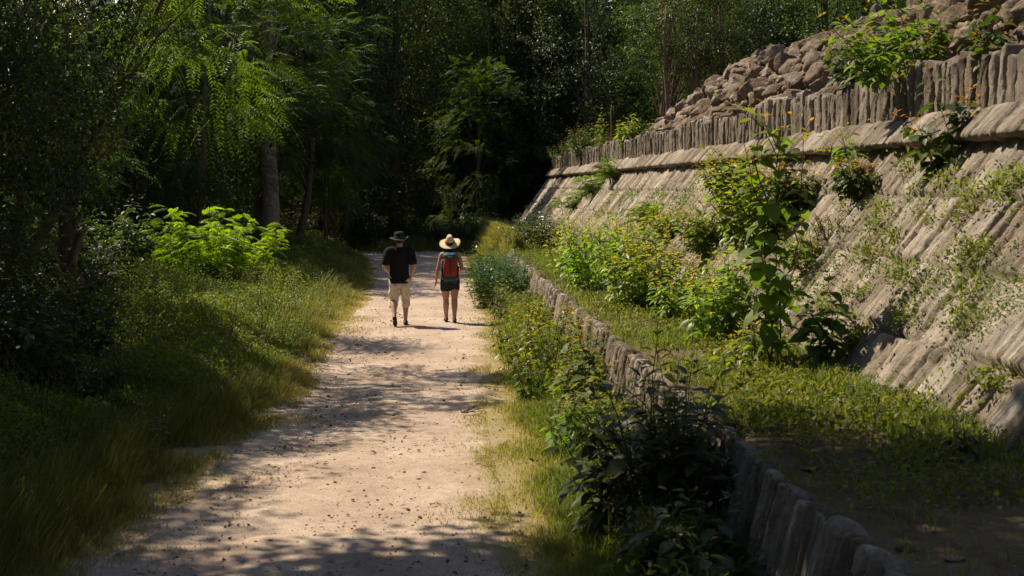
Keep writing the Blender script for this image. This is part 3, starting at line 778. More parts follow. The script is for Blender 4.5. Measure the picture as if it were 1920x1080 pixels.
# ---- on top of the platform
TOP = [
    (1705, 95, 5.75, 20, .62, 1.15, .14, .05, 'leaf_heart', (-.55, -.15), 'large dark bush hanging over the upright stones before the boulders', 'ovate'),
    (1655, 30, 6.0, 14, .5, 1.0, .14, .05, 'leaf_mid', (-.3, -.1), 'dark leafy shrub against the large boulders above the overhanging bush', 'ovate'),
    (1890, 60, 5.95, 8, .4, .75, .14, .05, 'leaf_mid', (-.2, 0), 'dark leafy bush on the near boulders at the frame corner', 'ovate'),
    (1110, 262, 5.9, 26, .7, 1.5, .10, .15, 'leaf_mid', (-.1, 0), 'dark-green shrub on top of the far upright stones', 'ovate'),
    (1072, 275, 5.9, 24, .8, 1.1, .09, .2, 'leaf_heart', (-.15, 0), 'light-green spreading shrub at the far corner of the platform top', 'ovate'),
    (1040, 285, 5.8, 20, .8, .9, .09, .1, 'leaf_cool', (-.3, 0), 'green shrub trailing off the far end of the upright stones', 'ovate'),
    (1195, 240, 5.95, 18, .45, 1.15, .15, .0, 'leaf_yellow', (0, 0), 'bright yellow-green shrub where the low rubble meets the tall heap', 'ovate'),
    (1150, 240, 6.0, 14, .6, .8, .10, .3, 'leaf_mid', (0, 0), 'leafy weed clump among the low pinkish boulders by the bare stick', 'ovate'),
    (1128, 235, 6.1, 4, .2, 1.9, .12, .1, 'leaf_heart', (0, 0), 'slender upright sapling above the far shrubs on the platform', 'ovate'),
]
for i, (px, py, xw, n, sp, h, LL, yg, mt, dx, lab, shp) in enumerate(TOP):
    d = ray(px, py); t = xw / d[0]; p = CAM + d * t
    z = float(mound_z(p[0], p[1])); z = max(z, 3.85) if xw < 5.9 else z
    sm, lm = bush_mesh(170 + i, n, sp, h, LL, shp, yg, .07 if n > 5 else .1, .35, .08, dirx=dx)
    plant('shrub', 'shrub', lab, sm, lm, M[mt], (p[0], p[1], z - .02))
d = ray(1146, 215); p = CAM + d * (6.1 / d[0]); z = float(mound_z(p[0], p[1]))
mb = MB(); mb.add(*tube([(0, 0, -.1), (.01, 0, .6), (-.01, .02, 1.2), (.01, .02, 1.62)], [.028, .024, .02, .015], 7, wob=.06))
tag(mb.build('bare_stick', M['boot'], None, True, (p[0], p[1], z)), 'bare reddish-brown stick standing upright among the low rubble', 'stick')

# ------------------------------------------------------------------ grass and ground cover (uncountable)
def scatter_tri(n, fx, rng, y0, y1, pw=1.0):
    y = y0 * (y1 / y0) ** (rng.random(n) ** pw)
    return y

def grass_patch(name, label, mat, P, h, w, lean, rng, young=None, tint=None):
    mb = MB(); add_blades(mb, P, h, w, lean, rng, tint, young); return tag(mb.build(name, mat), label, None, None, 'stuff')

rng = np.random.default_rng(200)
# long leaning grass on the bank left of the path
n = 78000
y = 5 * (56 / 5) ** rng.random(n); off = np.abs(rng.normal(0, 1, n)) * np.interp(y, [8, 13, 17, 30, 50], [1.0, 1.0, .5, .5, 1.0])
x = path_l(y) + .18 + .25 * fbm(y * .7, y * 0, 201, 3) - off
cl = fbm(x * 1.3, y * 1.1, 205, 3)
cl = cl * .7 + .7 * fbm(x * 3.5, y * 2.5, 207, 3)
keep = (cl > -.22 - .2 * (off > .6)) & (x > -6)
x, y, off, cl = x[keep], y[keep], off[keep], cl[keep]
P = np.stack([x, y, gz(x, y)], 1)
h = np.clip(.05 + .42 * smooth01(off / .9) * (.70 + 1.3 * cl), .03, 1.0) * rng.uniform(.5, 1.25, len(x))
lean = np.stack([rng.normal(.45, .35, len(x)), rng.normal(-.1, .35, len(x)), 0 * x], 1)
dry = np.clip(rng.random(len(x)) * 1.1 - smooth01(off / .9) * .75, 0, 1)
w_ = np.interp(y, [8, 25, 55], [.0055, .009, .016])
grass_patch('grass', 'long leaning grass along the left edge of the path', M['grass'], P, h, w_ * rng.uniform(.6, 1.3, len(x)), lean, rng, dry)
# short verge grass on the right
n = 190000
y = 6.5 * (58 / 6.5) ** rng.random(n)
a = rng.random(n) ** .75; x = path_r(y) - .35 + .3 * fbm(y * 1.1, y * 0, 211, 3) + a * (2.02 - path_r(y) + .3)
cl = fbm(x * 1.6, y * 1.1, 213, 3); tw = (x - path_r(y)) / np.maximum(2.0 - path_r(y), .3)
keep = rng.random(n) < np.clip(.12 + 1.2 * smooth01(tw * 1.3 + .15 + cl * .45), 0, 1)
x, y, tw, cl = x[keep], y[keep], tw[keep], cl[keep]
P = np.stack([x, y, gz(x, y)], 1)
h = (.03 + .17 * smooth01(tw * 1.15 + cl * .4)) * rng.uniform(.5, 1.5, len(x))
dry = np.clip(.85 - 1.25 * smooth01(tw * 1.5 + cl * .5) + rng.normal(0, .15, len(x)), 0, 1)
lean = rng.normal(0, .4, (len(x), 3)) * (1, 1, 0)
w_ = np.interp(y, [6, 25, 55], [.0055, .009, .018])
grass_patch('grass', 'short verge grass between the path and the low wall', M['grass_lush'], P, h, w_ * rng.uniform(.6, 1.3, len(x)), lean, rng, dry)
# taller grass and leafy weeds along the foot of the low wall
n = 52000
y = 7.5 * (40 / 7.5) ** rng.random(n); x = 2.03 - np.abs(rng.normal(0, .24, n)); cl = fbm(x * 2, y * 1.0, 217, 3)
keep = cl > -.35; x, y, cl = x[keep], y[keep], cl[keep]; n = len(x)
w_ = np.interp(y, [6, 25, 55], [.006, .010, .018])
grass_patch('grass', 'taller grass along the foot of the low wall', M['grass_lush'], np.stack([x, y, gz(x, y)], 1), np.clip(.28 + .38 * cl, .06, .62) * rng.uniform(.5, 1.2, n), w_ * rng.uniform(.6, 1.3, n), rng.normal(0, .35, (n, 3)) * (1, 1, 0), rng, np.clip(rng.normal(.15, .2, n), 0, 1))
mb = MB(); n = 70000
y = 7.5 * (44 / 7.5) ** rng.random(n); x = 2.02 - np.abs(rng.normal(0, .30, n)); cl = fbm(x * 1.7, y * .9, 219, 4)
keep = rng.random(n) < np.clip(.3 + cl * 1.6, 0, 1); x, y, cl = x[keep], y[keep], cl[keep]; n = len(x)
P = np.stack([x, y, gz(x, y) + np.clip(.30 + .55 * cl, .05, .75) * rng.random(n) ** .7], 1)
add_leaves(mb, P, rand_dir(n, rng) + (0, 0, .25), rand_dir(n, rng) * .7 + (0, 0, 1), rng.uniform(.03, .075, n) * np.interp(y, [8, 40], [1, 1.5]), rng.uniform(.018, .04, n), 'ovate')
tag(mb.build('ground_cover', M['leaf_cover']), 'leafy weeds along the foot of the low wall', None, None, 'stuff')
# moss-like creepers on the sloping face
mb = MB(); n = 60000; tn = np.array([TAL_T[0] - TAL_B[0], 0, TAL_T[1] - TAL_B[1]])
y = 8.5 * (60 / 8.5) ** rng.random(n); f = rng.random(n); cl = fbm(y * .55, f * 2.2 + y * .25, 223, 4) + .35 * np.exp(-((f - .42) / .05) ** 2) + .3 * np.exp(-((f - .70) / .04) ** 2) + .25 * smooth01((.15 - f) / .15)
keep = rng.random(n) < np.clip((cl - .24) * 2.4, 0, 1); y, f = y[keep], f[keep]; n = len(y)
P = np.array([TAL_B[0] - .02, 0, TAL_B[1] + .02]) + f[:, None] * tn + np.stack([0 * y, y, 0 * y], 1) + rand_dir(n, rng) * .035 * (1, 1.5, 1)
add_leaves(mb, P, rand_dir(n, rng) + (-.5, 0, .2), rand_dir(n, rng) * .6 + (-.8, 0, .7), rng.uniform(.018, .045, n) * np.interp(y, [8, 40], [1, 1.7]), rng.uniform(.010, .024, n) * np.interp(y, [8, 40], [1, 1.7]), 'ovate')
tag(mb.build('creepers', M['leaf_heart']), 'small creeping weeds in the cracks of the sloping face', None, None, 'stuff')
# thin dry turf creeping onto both edges of the path
n = 60000
y = 7 * (45 / 7) ** rng.random(n); lf = rng.random(n) < .6; off = np.abs(rng.normal(0, .42, n))
x = np.where(lf, path_l(y) - .15 + off, path_r(y) + .15 - off * .7); cl = fbm(x * 1.5, y * .9, 227, 4)
keep = rng.random(n) < np.clip((cl + .25 - off * .55) * 1.8, 0, 1); x, y = x[keep], y[keep]; n = len(x)
grass_patch('grass', 'thin dry turf creeping over the edges of the path', M['grass_lush'], np.stack([x, y, gz(x, y) + .008], 1), rng.uniform(.015, .06, n), np.interp(y, [6, 25, 45], [.005, .009, .014]), rng.normal(0, .6, (n, 3)) * (1, 1, 0), rng, np.clip(rng.normal(.6, .25, n), 0, 1))
# ledge grass and weeds
n = 80000
y = 5.5 * (62 / 5.5) ** rng.random(n); x = 2.12 + 1.76 * rng.random(n)
cl = fbm(x * 1.4, y * .8, 221, 4); bare = smooth01((y - 8.6 + (x - 3.0) * 1.5) / 2.0)
pr = np.clip(.35 + cl * 1.3, .03, 1) * np.clip(.25 + (x - 2.2) * 1.6, .1, 1) * (.28 + .72 * bare)
pr = np.maximum(pr, smooth01((x - 3.5) / .25) * .7); pr = np.maximum(pr, smooth01((y - 38) / 2))
keep = rng.random(n) < pr; x, y, cl = x[keep], y[keep], cl[keep]
P = np.stack([x, y, ledge_z(x, y)], 1)
far = smooth01((y - 37) / 3)
h = (.05 + .10 * rng.random(len(x)) + far * .30 * rng.random(len(x))) * (1 + .6 * cl)
w_ = np.interp(y, [6, 25, 55], [.008, .012, .02])
grass_patch('grass', 'weedy grass growing over the ledge', M['grass_lush'], P, h, w_ * rng.uniform(.6, 1.4, len(x)), rng.normal(0, .45, (len(x), 3)) * (1, 1, 0), rng, np.clip(far * .5 + rng.normal(0, .2, len(x)), 0, 1))
mb = MB(); n = 110000
y = 7.5 * (40 / 7.5) ** rng.random(n); x = 2.13 + 1.75 * rng.random(n); cl = fbm(x * 1.9, y * 1.2, 231, 4)
keep = rng.random(n) < np.clip(.2 + cl * 1.5, .02, 1) * np.clip(.2 + (x - 2.13) * 1.5, .05, 1) * (.25 + .75 * smooth01((y - 8.6 + (x - 3.0) * 1.5) / 2.0)) ; x, y = x[keep], y[keep]; n = len(x)
P = np.stack([x, y, ledge_z(x, y) + rng.uniform(.02, .15, n)], 1); d = rand_dir(n, rng) + (0, 0, .3)
add_leaves(mb, P, d, rand_dir(n, rng) * .7 + (0, 0, 1), rng.uniform(.028, .07, n) * np.interp(y, [8, 40], [1, 1.5]), rng.uniform(.016, .036, n), 'diamond')
tag(mb.build('ground_cover', M['leaf_cover']), 'small-leaved weeds covering the ledge', None, None, 'stuff')
# grass spilling over the far end of the low wall
n = 16000; y = 39 + 20 * rng.random(n) ** 1.3; a = rng.random(n); x = 1.75 + .75 * a + .15 * fbm(y * .8, y * 0, 240, 2)
z = np.clip((a - .05) * 1.5, 0, 1) * .95
h = rng.uniform(.15, .5, n)
grass_patch('grass', 'long dry grass hanging over the far end of the low wall', M['grass'], np.stack([x, y, z], 1), h, .016, np.stack([rng.normal(-.35, .35, n), rng.normal(-.15, .3, n), 0 * x], 1), rng, np.clip(rng.random(n) * 1.2 - .3, 0, 1))
n = 26000; y = rng.uniform(53.5, 63, n); x = rng.uniform(-6.5, 3.2, n); cl = fbm(x * .9, y * .8, 243, 3)
keep = rng.random(n) < smooth01((y - 54.5 + cl * 3) / 3.5); x, y, cl = x[keep], y[keep], cl[keep]; n = len(x)
grass_patch('grass', 'shaded rank grass where the path disappears under the trees', M['grass'], np.stack([x, y, gz(x, y)], 1), rng.uniform(.12, .6, n) * (1 + cl), .018, rng.normal(0, .4, (n, 3)) * (1, 1, 0), rng, np.clip(rng.normal(.1, .2, n), 0, 1))
# leafy undergrowth on the left bank
mb = MB(); n = 300000
y = 11 * (56 / 11) ** rng.random(n); off = rng.gamma(1.7, 1.0, n); x = path_l(y) - .35 - .3 * (y < 15) - off + .3 * fbm(y * .6, y * 0, 247, 3)
keep = x > -.31 * y - 1.2; x, y, off = x[keep], y[keep], off[keep]; n = len(x)
top = np.clip(.10 + .50 * smooth01(off / 1.3), 0, 2) * (1 + 1.05 * fbm(x * .8, y * .55, 251, 4)) + .25 * smooth01((off - 2) / 3)
P = np.stack([x, y, gz(x, y) + np.maximum(top, .06) * rng.random(n) ** .55], 1)
d = rand_dir(n, rng) + (.15, 0, .25); sz = np.interp(y, [11, 25, 56], [1, 1.15, 1.9])
add_leaves(mb, P, d, rand_dir(n, rng) * .75 + (.1, 0, 1), rng.uniform(.025, .06, n) * sz, rng.uniform(.015, .034, n) * sz, 'diamond')
tag(mb.build('undergrowth', M['leaf_cover']), 'low leafy undergrowth on the bank left of the path', None, None, 'stuff')
# twigs inside the undergrowth
mb = MB()
for i in range(420):
    y = 13 * (50 / 13) ** rng.random(); x = path_l(y) - .9 - rng.gamma(2, 1.0); b = np.array([x, y, float(gz(x, y))])
    d = np.array([rng.normal(.1, .3), rng.normal(0, .3), 1]) * rng.uniform(.4, 1.0)
    mb.add(*tube([b, b + d * .5 + rng.normal(0, .05, 3), b + d], [.007, .005, .002], 4))
tag(mb.build('undergrowth_twigs', M['stem']), 'thin brown stems among the undergrowth left of the path', None, None, 'stuff')
# pebbles and crumbs on the path
mb = MB(); n = 9000
y = 5.5 * (40 / 5.5) ** rng.random(n); u = rng.random(n); x = path_l(y) - .2 + u * (path_r(y) - path_l(y) + .5)
for i in range(n):
    v, f = ICO1; r = rng.lognormal(-5.45, .5); r = min(r, .018) * (1 + .02 * y[i])
    v = v * (1 + .25 * rng.normal(size=(len(v), 1))) * (r, r * rng.uniform(.7, 1.2), r * .7)
    mb.add(v + (x[i], y[i], float(gz(x[i], y[i])) + .016), f)
tag(mb.build('pebbles', M['boulder']), 'small pebbles and grit scattered over the dirt path', None, None, 'stuff')
# fallen leaves
mb = MB(); n = 1000
y = 6 * (34 / 6) ** rng.random(n); side = rng.random(n) < .5
x = np.where(side, 2.4 + 1.5 * rng.random(n), path_l(y) - .5 + (path_r(y) - path_l(y) + 1.3) * rng.random(n))
z = np.where(side, ledge_z(x, y) + .015, gz(x, y) + .03)
a = rng.random(n) * 6.28
add_leaves(mb, np.stack([x, y, z], 1), np.stack([np.cos(a), np.sin(a), rng.normal(0, .15, n)], 1), rand_dir(n, rng) * .3 + (0, 0, 1), rng.uniform(.03, .085, n), rng.uniform(.018, .04, n), 'ovate')
tag(mb.build('fallen_leaves', M['dead_leaf']), 'dry fallen leaves scattered on the path and ledge', None, None, 'stuff')
# a few things lying about
def twig_mesh(seed, L):
    rng = np.random.default_rng(seed); mb = MB()
    for i in range(7):
        a = rng.normal(0, .7); l = L * rng.uniform(.4, 1)
        mb.add(*tube([(rng.normal(0, .03), rng.normal(0, .03), .02), (math.cos(a) * l * .5, math.sin(a) * l * .5, .03 + rng.random() * .06), (math.cos(a) * l, math.sin(a) * l, .02 + rng.random() * .1)], [.006, .005, .002], 5))
    return mb
p = on_z(872, 780); tag(twig_mesh(1, .28).build('dry_twig', M['stem'], None, True, (p[0], p[1], .02)), 'branched dry brown twig lying at the verge edge of the path', 'twig')
for px, py, r, lab in [(1700, 1015, .05, 'pale stone lying on the bare near ledge'), (1520, 870, .06, 'flat whitish stone on the ledge beside the low wall top'), (1805, 885, .045, 'small pale stone by the weeds at the near foot of the face'), (1790, 1040, .055, 'grey flat stone nearest the camera on the ledge'), (1560, 840, .05, 'brown stone in the weeds of the shaded ledge')]:
    q = on_ledge(px, py); mb = MB(); v, f = rock_shape(int(px), ICO3); mb.add(v * (r * 1.3, r, r * .6), f)
    tag(mb.build('ledge_stone', M['boulder'], None, True, (q[0], q[1], q[2] + .03)), lab, 'stone')
# ------------------------------------------------------------------ trees
def make_tree(name, label, cat, seed, style, H, z0, rx, ry, ncl, per, leafmat, loc, rz=0, group=None, tr=.16, bark='bark', LL=.12, crad=.75, hollow=.35, lean=(0, 0), off=(0, 0), scale=1, multi=1, droop=0.0, limbs=18):
    rng = np.random.default_rng(seed)
    t = thing(name, label, cat, loc, rz, group, scale)
    zc = (H + z0) / 2; rz_ = (H - z0) / 2
    c = []
    while len(c) < ncl:
        d = rand_dir(1, rng)[0]; r = (hollow + (1 - hollow) * rng.random()) ** (1 / 2.2)
        lump = 1 + .28 * vnoise(d[0] * 2.2 + seed, d[1] * 2.2 + d[2] * 1.7, seed % 50)
        p = d * r * lump * (rx, ry, rz_)
        q = p + (off[0], off[1], zc)
        if q[2] < .25: continue
        c.append(q)
    c = np.array(c)
    wood, lf = MB(), MB()
    for m in range(multi):
        k = 9; tt = np.linspace(0, 1, k); top = np.array([off[0] * .8, off[1] * .8, H * .82])
        sp = rng.normal(0, .35, 2) * (multi > 1)
        path = np.outer(tt, top) + np.cumsum(rng.normal(0, .05, (k, 3)), 0) * (1, 1, 0) + np.outer(tt ** .7 * (1 - tt * .5), (sp[0] * 4, sp[1] * 4, 0)) + np.outer(np.sin(tt * np.pi), (*lean, 0))
        path[0] = (sp[0] * .4, sp[1] * .4, -.15)
        rad = tr * (1 - .72 * tt) / math.sqrt(multi); rad[0] *= 1.35
        wood.add(*tube(path, rad, 12, wob=.05, seed=seed + m))
        for j in rng.choice(ncl, min(limbs // multi, ncl), False):
            e = c[j]; s = np.clip((e[2] * .62) / (H * .82), .12, .92)
            b = np.array([np.interp(s, tt, path[:, i]) for i in range(3)])
            md = b * .45 + e * .55 + rng.normal(0, .15, 3) + (0, 0, .15 * np.linalg.norm(e - b))
            r0 = float(np.interp(s, tt, rad)) * .36
            wood.add(*tube([b, b * .6 + md * .4 + (0, 0, .04), md, e * .6 + md * .4, e], [r0, r0 * .8, r0 * .6, r0 * .4, r0 * .15], 6))
    wood.build('trunk', M[bark], t)
    ctr = np.array([off[0], off[1], zc])
    if style in ('broad', 'small'):
        n = ncl * per; ci = np.repeat(np.arange(ncl), per)
        rc = crad * rng.uniform(.55, 1.25, ncl)[ci][:, None]
        o = rand_dir(n, rng) * (rng.random((n, 1)) ** .42) * rc * (1, 1, .62)
        P = c[ci] + o; out = nrm(P - ctr)
        Dr = nrm(out * (1, 1, .3) * .6 + rand_dir(n, rng) * .8 + (0, 0, -.25)); N = nrm(np.array([0, 0, .9]) + out * .55 + rand_dir(n, rng) * .65)
        sz = LL * rng.uniform(.55, 1.25, n)
        add_leaves(lf, P, Dr, N, sz, sz * .48, 'diamond', np.clip(rng.normal(.45, .25, n) + rng.normal(0, .18, ncl)[ci], 0, .96 + .04 * rng.random(n)))
    else:
        n = ncl * per; ci = np.repeat(np.arange(ncl), per)
        o = rand_dir(n, rng) * (rng.random((n, 1)) ** .5) * crad * .7 * (1, 1, .5)
        P = c[ci] + o; out = nrm((P - ctr) * (1, 1, .25))
        Dr = nrm(out * .9 + rand_dir(n, rng) * .75 + (0, 0, .05 - droop))
        add_fronds(lf, P, Dr, LL * 4.2 * rng.uniform(.7, 1.25, n), 9, LL, LL * .26, rng, droop=.35 + droop, tint=np.clip(rng.normal(.45, .28, n), 0, .95), stem=False)
    lf.build('crown', leafmat, t)
    return t

# (name, label, seed, style, x, y, H, z0, rx, ry, ncl, per, mat, kw)
T = []
def tree(label, seed, style, x, y, H, z0, rx, ry, ncl, per, mat, group=None, name='tree', cat='tree', **kw):
    return make_tree(name, label, cat, seed, style, H, z0, rx, ry, ncl, per, M[mat], (x, y, float(gz(x, y)) if 'z' not in kw else kw.pop('z')), 0, group, **kw)

# the big pale trunk left of the path, and slimmer ones beside it
tree('tall tree with thick pale mottled trunk left of the path', 301, 'feather', -5.25, 47, 11.5, 4.6, 2.7, 2.7, 130, 14, 'leaf_feather', tr=.33, bark='bark_pale', LL=.13, crad=1.0)
tree('slender leaning tree close right of the thick pale trunk', 302, 'feather', -4.9, 51, 9, 2.6, 1.8, 1.8, 120, 13, 'leaf_feather', tr=.15, lean=(.5, 0), LL=.12, crad=.8)
tree('feathery tree hanging low over dark undergrowth right of the thick pale trunk', 303, 'feather', -3.9, 53, 7.5, 1.4, 1.7, 1.7, 140, 13, 'leaf_feather', tr=.10, LL=.12, crad=.7, droop=.2)
# boughs of feathery leaves reaching over the path at the upper left
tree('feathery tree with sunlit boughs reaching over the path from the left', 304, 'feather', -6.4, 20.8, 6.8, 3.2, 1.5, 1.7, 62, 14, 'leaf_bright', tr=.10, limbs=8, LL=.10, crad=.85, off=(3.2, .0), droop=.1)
tree('dark feathery tree behind the sunlit overhanging boughs', 305, 'feather', -9.4, 30.4, 7.0, .8, 2.0, 1.9, 150, 13, 'leaf_feather', tr=.15, LL=.11, crad=.9, off=(.9, 0))
tree('feathery young tree standing left of the thick pale trunk', 306, 'feather', -6.4, 38.8, 9.0, 1.0, 2.0, 2.2, 150, 13, 'leaf_feather', tr=.11, LL=.115, crad=.8, off=(.4, 0))
tree('small-leaved tree in deep shade above the peeling palm trunk', 307, 'small', -6.9, 21.9, 7.0, 2.3, 1.7, 1.5, 170, 130, 'leaf_mid', tr=.12, LL=.085, crad=.6, off=(.3, 0))
tree('dense shaded tree behind the drooping palm blades at the upper left', 318, 'small', -5.6, 18.6, 7.2, 2.2, 1.6, 1.5, 150, 130, 'leaf_gloss', tr=.09, LL=.095, crad=.6, off=(.2, 0))
tree('dark small-leaved tree at the left edge of the photo', 308, 'small', -5.4, 16.6, 6.6, .5, 1.3, 1.5, 150, 130, 'leaf_mid', tr=.10, LL=.08, crad=.55, off=(-.2, 0))
tree('glossy dark tree behind the peeling palm trunk', 309, 'broad', -9.6, 26.8, 6.6, .3, 2.0, 2.0, 230, 120, 'leaf_gloss', tr=.14, LL=.12, crad=.8)
tree('glossy dark tree left of the sunlit feathery shrub', 310, 'broad', -10.6, 39.5, 9.5, .3, 2.4, 2.3, 240, 110, 'leaf_gloss', tr=.16, LL=.13, crad=.85)
tree('glinting small-leaved tree between the pale trunk and the feathery shrub', 311, 'broad', -8.6, 43, 12, .3, 2.7, 2.4, 260, 110, 'leaf_gloss', tr=.18, LL=.13, crad=.9)
tree('glinting dark tree right of the pale trunk above the palm fan', 312, 'broad', -4.4, 60, 16, 1.4, 3.0, 2.6, 280, 110, 'leaf_gloss', tr=.22, LL=.15, crad=1.0)
# the end of the path
tree('great feathery tree with drooping boughs closing the view above the walkers', 313, 'feather', -.6, 74, 18.0, 1.4, 4.2, 3.2, 360, 14, 'leaf_feather', tr=.26, LL=.16, crad=1.15, droop=.25)
tree('feathery tree right of the great drooping one', 314, 'feather', 3.4, 76, 17, .4, 2.8, 2.6, 260, 14, 'leaf_feather', tr=.2, LL=.16, crad=1.05, droop=.15)
tree('dark tree between the great feathery tree and the glinting one', 315, 'broad', -4.6, 77, 18, .4, 3.2, 3, 300, 110, 'leaf_gloss', tr=.22, LL=.17, crad=1.1)
tree('massive glinting small-leaved tree behind the far end of the platform', 316, 'broad', 7.6, 70, 16.5, 1.0, 2.9, 2.8, 240, 120, 'leaf_gloss', tr=.25, LL=.15, crad=1.0)
tree('dark vine-hung tree beyond the corner of the platform', 317, 'broad', 4.4, 77, 18, .3, 2.8, 2.8, 280, 110, 'leaf_gloss', tr=.22, LL=.18, crad=1.15)
tree('low feathery tree in the gap beyond the corner of the platform', 330, 'feather', 2.3, 67.5, 9.0, .4, 1.9, 1.8, 170, 14, 'leaf_feather', tr=.11, LL=.14, crad=.85)
tree('broad-leaved tree behind the low feathery one in the dark gap', 331, 'broad', .9, 71.5, 12.5, .4, 2.2, 2.0, 240, 120, 'leaf_mid', tr=.16, LL=.17, crad=.95)
tree('tall broad-leaved tree filling the gap before the massive glinting tree', 332, 'broad', 5.2, 73, 15, .4, 2.0, 2.0, 260, 120, 'leaf_mid', tr=.16, LL=.17, crad=.95)
# slender stems behind the rubble
for i, (x, y, H, lab) in enumerate([(10.6, 62, 13, 'slender straight trunk behind the low end of the rubble heap'), (11.5, 61, 12.5, 'forked slender tree with bare crooked stems behind the rubble heap'), (12.6, 63, 13, 'thin crooked trunk right of the forked slender tree')]):
    tree(lab, 320 + i, 'small', x, y, H, 6.6 + i * .3, 2.0, 1.8, 60, 110, 'leaf_mid', tr=.20 if i == 0 else .22, bark='boot', LL=.13, crad=.85, multi=1 if i == 0 else 2, lean=(.3 * (i - 1), 0))
# forest rows further back
rows = []
rng = np.random.default_rng(400)
for i in range(9): rows.append((-23 + i * 2.6 + rng.normal(0, .5), 52 + rng.uniform(0, 9) if i < 6 else 63 + rng.uniform(0, 5), 'left'))
for i in range(9): rows.append((-26 + i * 4.1 + rng.normal(0, .6), 75 + rng.uniform(-2, 5), 'mid'))
for i in range(9): rows.append((12.5 + i * 2.7 + rng.normal(0, .4), 66 + rng.uniform(-2, 6) - i * .6, 'right'))
for i in range(7): rows.append((12 + i * 4.0 + rng.normal(0, .5), 78 + rng.uniform(-2, 4), 'rightback'))
for i in range(3): rows.append((-12.6 - i * 1.9, 44 + i * 4, 'left'))
PROTO = []
LAB = {'left': ('dark forest tree in the shade left behind the pale trunk', 'forest trees left of the pale trunk'),
       'mid': ('dim forest tree far beyond the end of the path', 'forest trees beyond the end of the path'),
       'right': ('dark forest tree behind the rubble heap', 'forest trees behind the rubble heap'),
       'rightback': ('dim forest tree in the second row behind the rubble heap', 'second row of forest trees behind the rubble')}
for i, (sty, mt, sd) in enumerate([('broad', 'leaf_gloss', 411), ('feather', 'leaf_feather', 412), ('broad', 'leaf_mid', 413), ('feather', 'leaf_feather', 414), ('broad', 'leaf_gloss', 415)]):
    x, y, zn = rows[i]
    PROTO.append(tree(LAB[zn][0], sd, sty, x, y, 15, .3, 2.7, 2.6, 290, 100 if sty == 'broad' else 11, mt, LAB[zn][1], tr=.2, LL=.16 if sty == 'broad' else .15, crad=1.05, droop=.1))
for i, (x, y, zn) in enumerate(rows[5:]):
    pr = PROTO[rng.integers(5)]
    dup(pr, None, (x, y, float(gz(x, y))), rng.random() * 6.28, LAB[zn][0], LAB[zn][1], rng.uniform(.85, 1.2))
# the wood that reads as one mass behind everything
mb = MB(); n = 130000
y = rng.uniform(86, 104, n); x = -42 + 100 * rng.random(n); g = gz(x, y)
z = g * .5 + 20 * rng.random(n) ** .9 * (.75 + .35 * fbm(x * .15, y * .2, 431, 3)); P = np.stack([x, y, z], 1)
add_leaves(mb, P, rand_dir(n, rng), rand_dir(n, rng) * .8 + (0, -.4, .8), rng.uniform(.3, .6, n), rng.uniform(.16, .3, n), 'diamond')
tag(mb.build('distant_wood', M['leaf_gloss']), 'dark mass of jungle closing the view', None, None, 'stuff')

# understorey bushes at the forest edge
UL = {'end': ('shaded bush at the far end of the path under the forest', 'bushes closing the far end of the path'), 'left': ('dark bush in the shade among the trees left of the path', 'shaded bushes left of the path')}
ub = []
for i in range(4):
    sm, lm = bush_mesh(440 + i, 34, .95, 2.0, .16, 'ovate', 0, .085, .45, .05, hv=.5, lat=5); ub.append((sm.mesh('stem', M['stem']), lm.mesh('foliage', M['leaf_mid'] if i % 2 else M['leaf_gloss'])))
spots = [(-5.2, 57, 'left'), (-3.6, 61.5, 'end'), (-2.2, 62.5, 'end'), (-.8, 62, 'end'), (.6, 62.6, 'end'), (1.9, 61, 'end'), (3.0, 63, 'end'), (2.7, 58.6, 'end'), (3.9, 66.5, 'end'), (-1.4, 65, 'end'), (1.4, 65.5, 'end'), (-6.6, 54, 'left'), (-7.4, 49, 'left'), (-8, 45, 'left'), (-7.8, 39, 'left'), (-7.2, 33, 'left'), (-7.6, 29, 'left'), (-6.6, 26, 'left'), (-6.0, 20.5, 'left'), (-5.1, 18.2, 'left'), (-9.5, 47, 'left'), (-11, 52, 'left'), (-7.6, 24, 'left'), (-4.9, 16, 'left'), (-5.4, 63, 'end'), (-4.4, 59.5, 'end'), (4.6, 70, 'end'), (.2, 68, 'end'), (2.6, 67.5, 'end'), (-2.8, 67, 'end'), (-4.6, 66, 'end'), (-9, 57, 'left'), (-12.5, 57, 'left'), (-14.5, 53, 'left'), (-9.8, 42, 'left'), (-9.2, 37, 'left'), (-16, 58, 'left'), (-2.9, 58.2, 'end'), (-1.6, 59.3, 'end'), (.0, 58.9, 'end'), (1.4, 58.4, 'end')]
rng = np.random.default_rng(450)
for i, (x, y, zn) in enumerate(spots):
    a, b = ub[i % 4]; s = rng.uniform(.75, 1.15) * (.8 if zn == 'end' else 1)
    t = thing('bush', UL[zn][0], 'bush', (x, y, float(gz(x, y))), rng.random() * 6.28, UL[zn][1], s); link('stem', a, t); link('foliage', b, t)
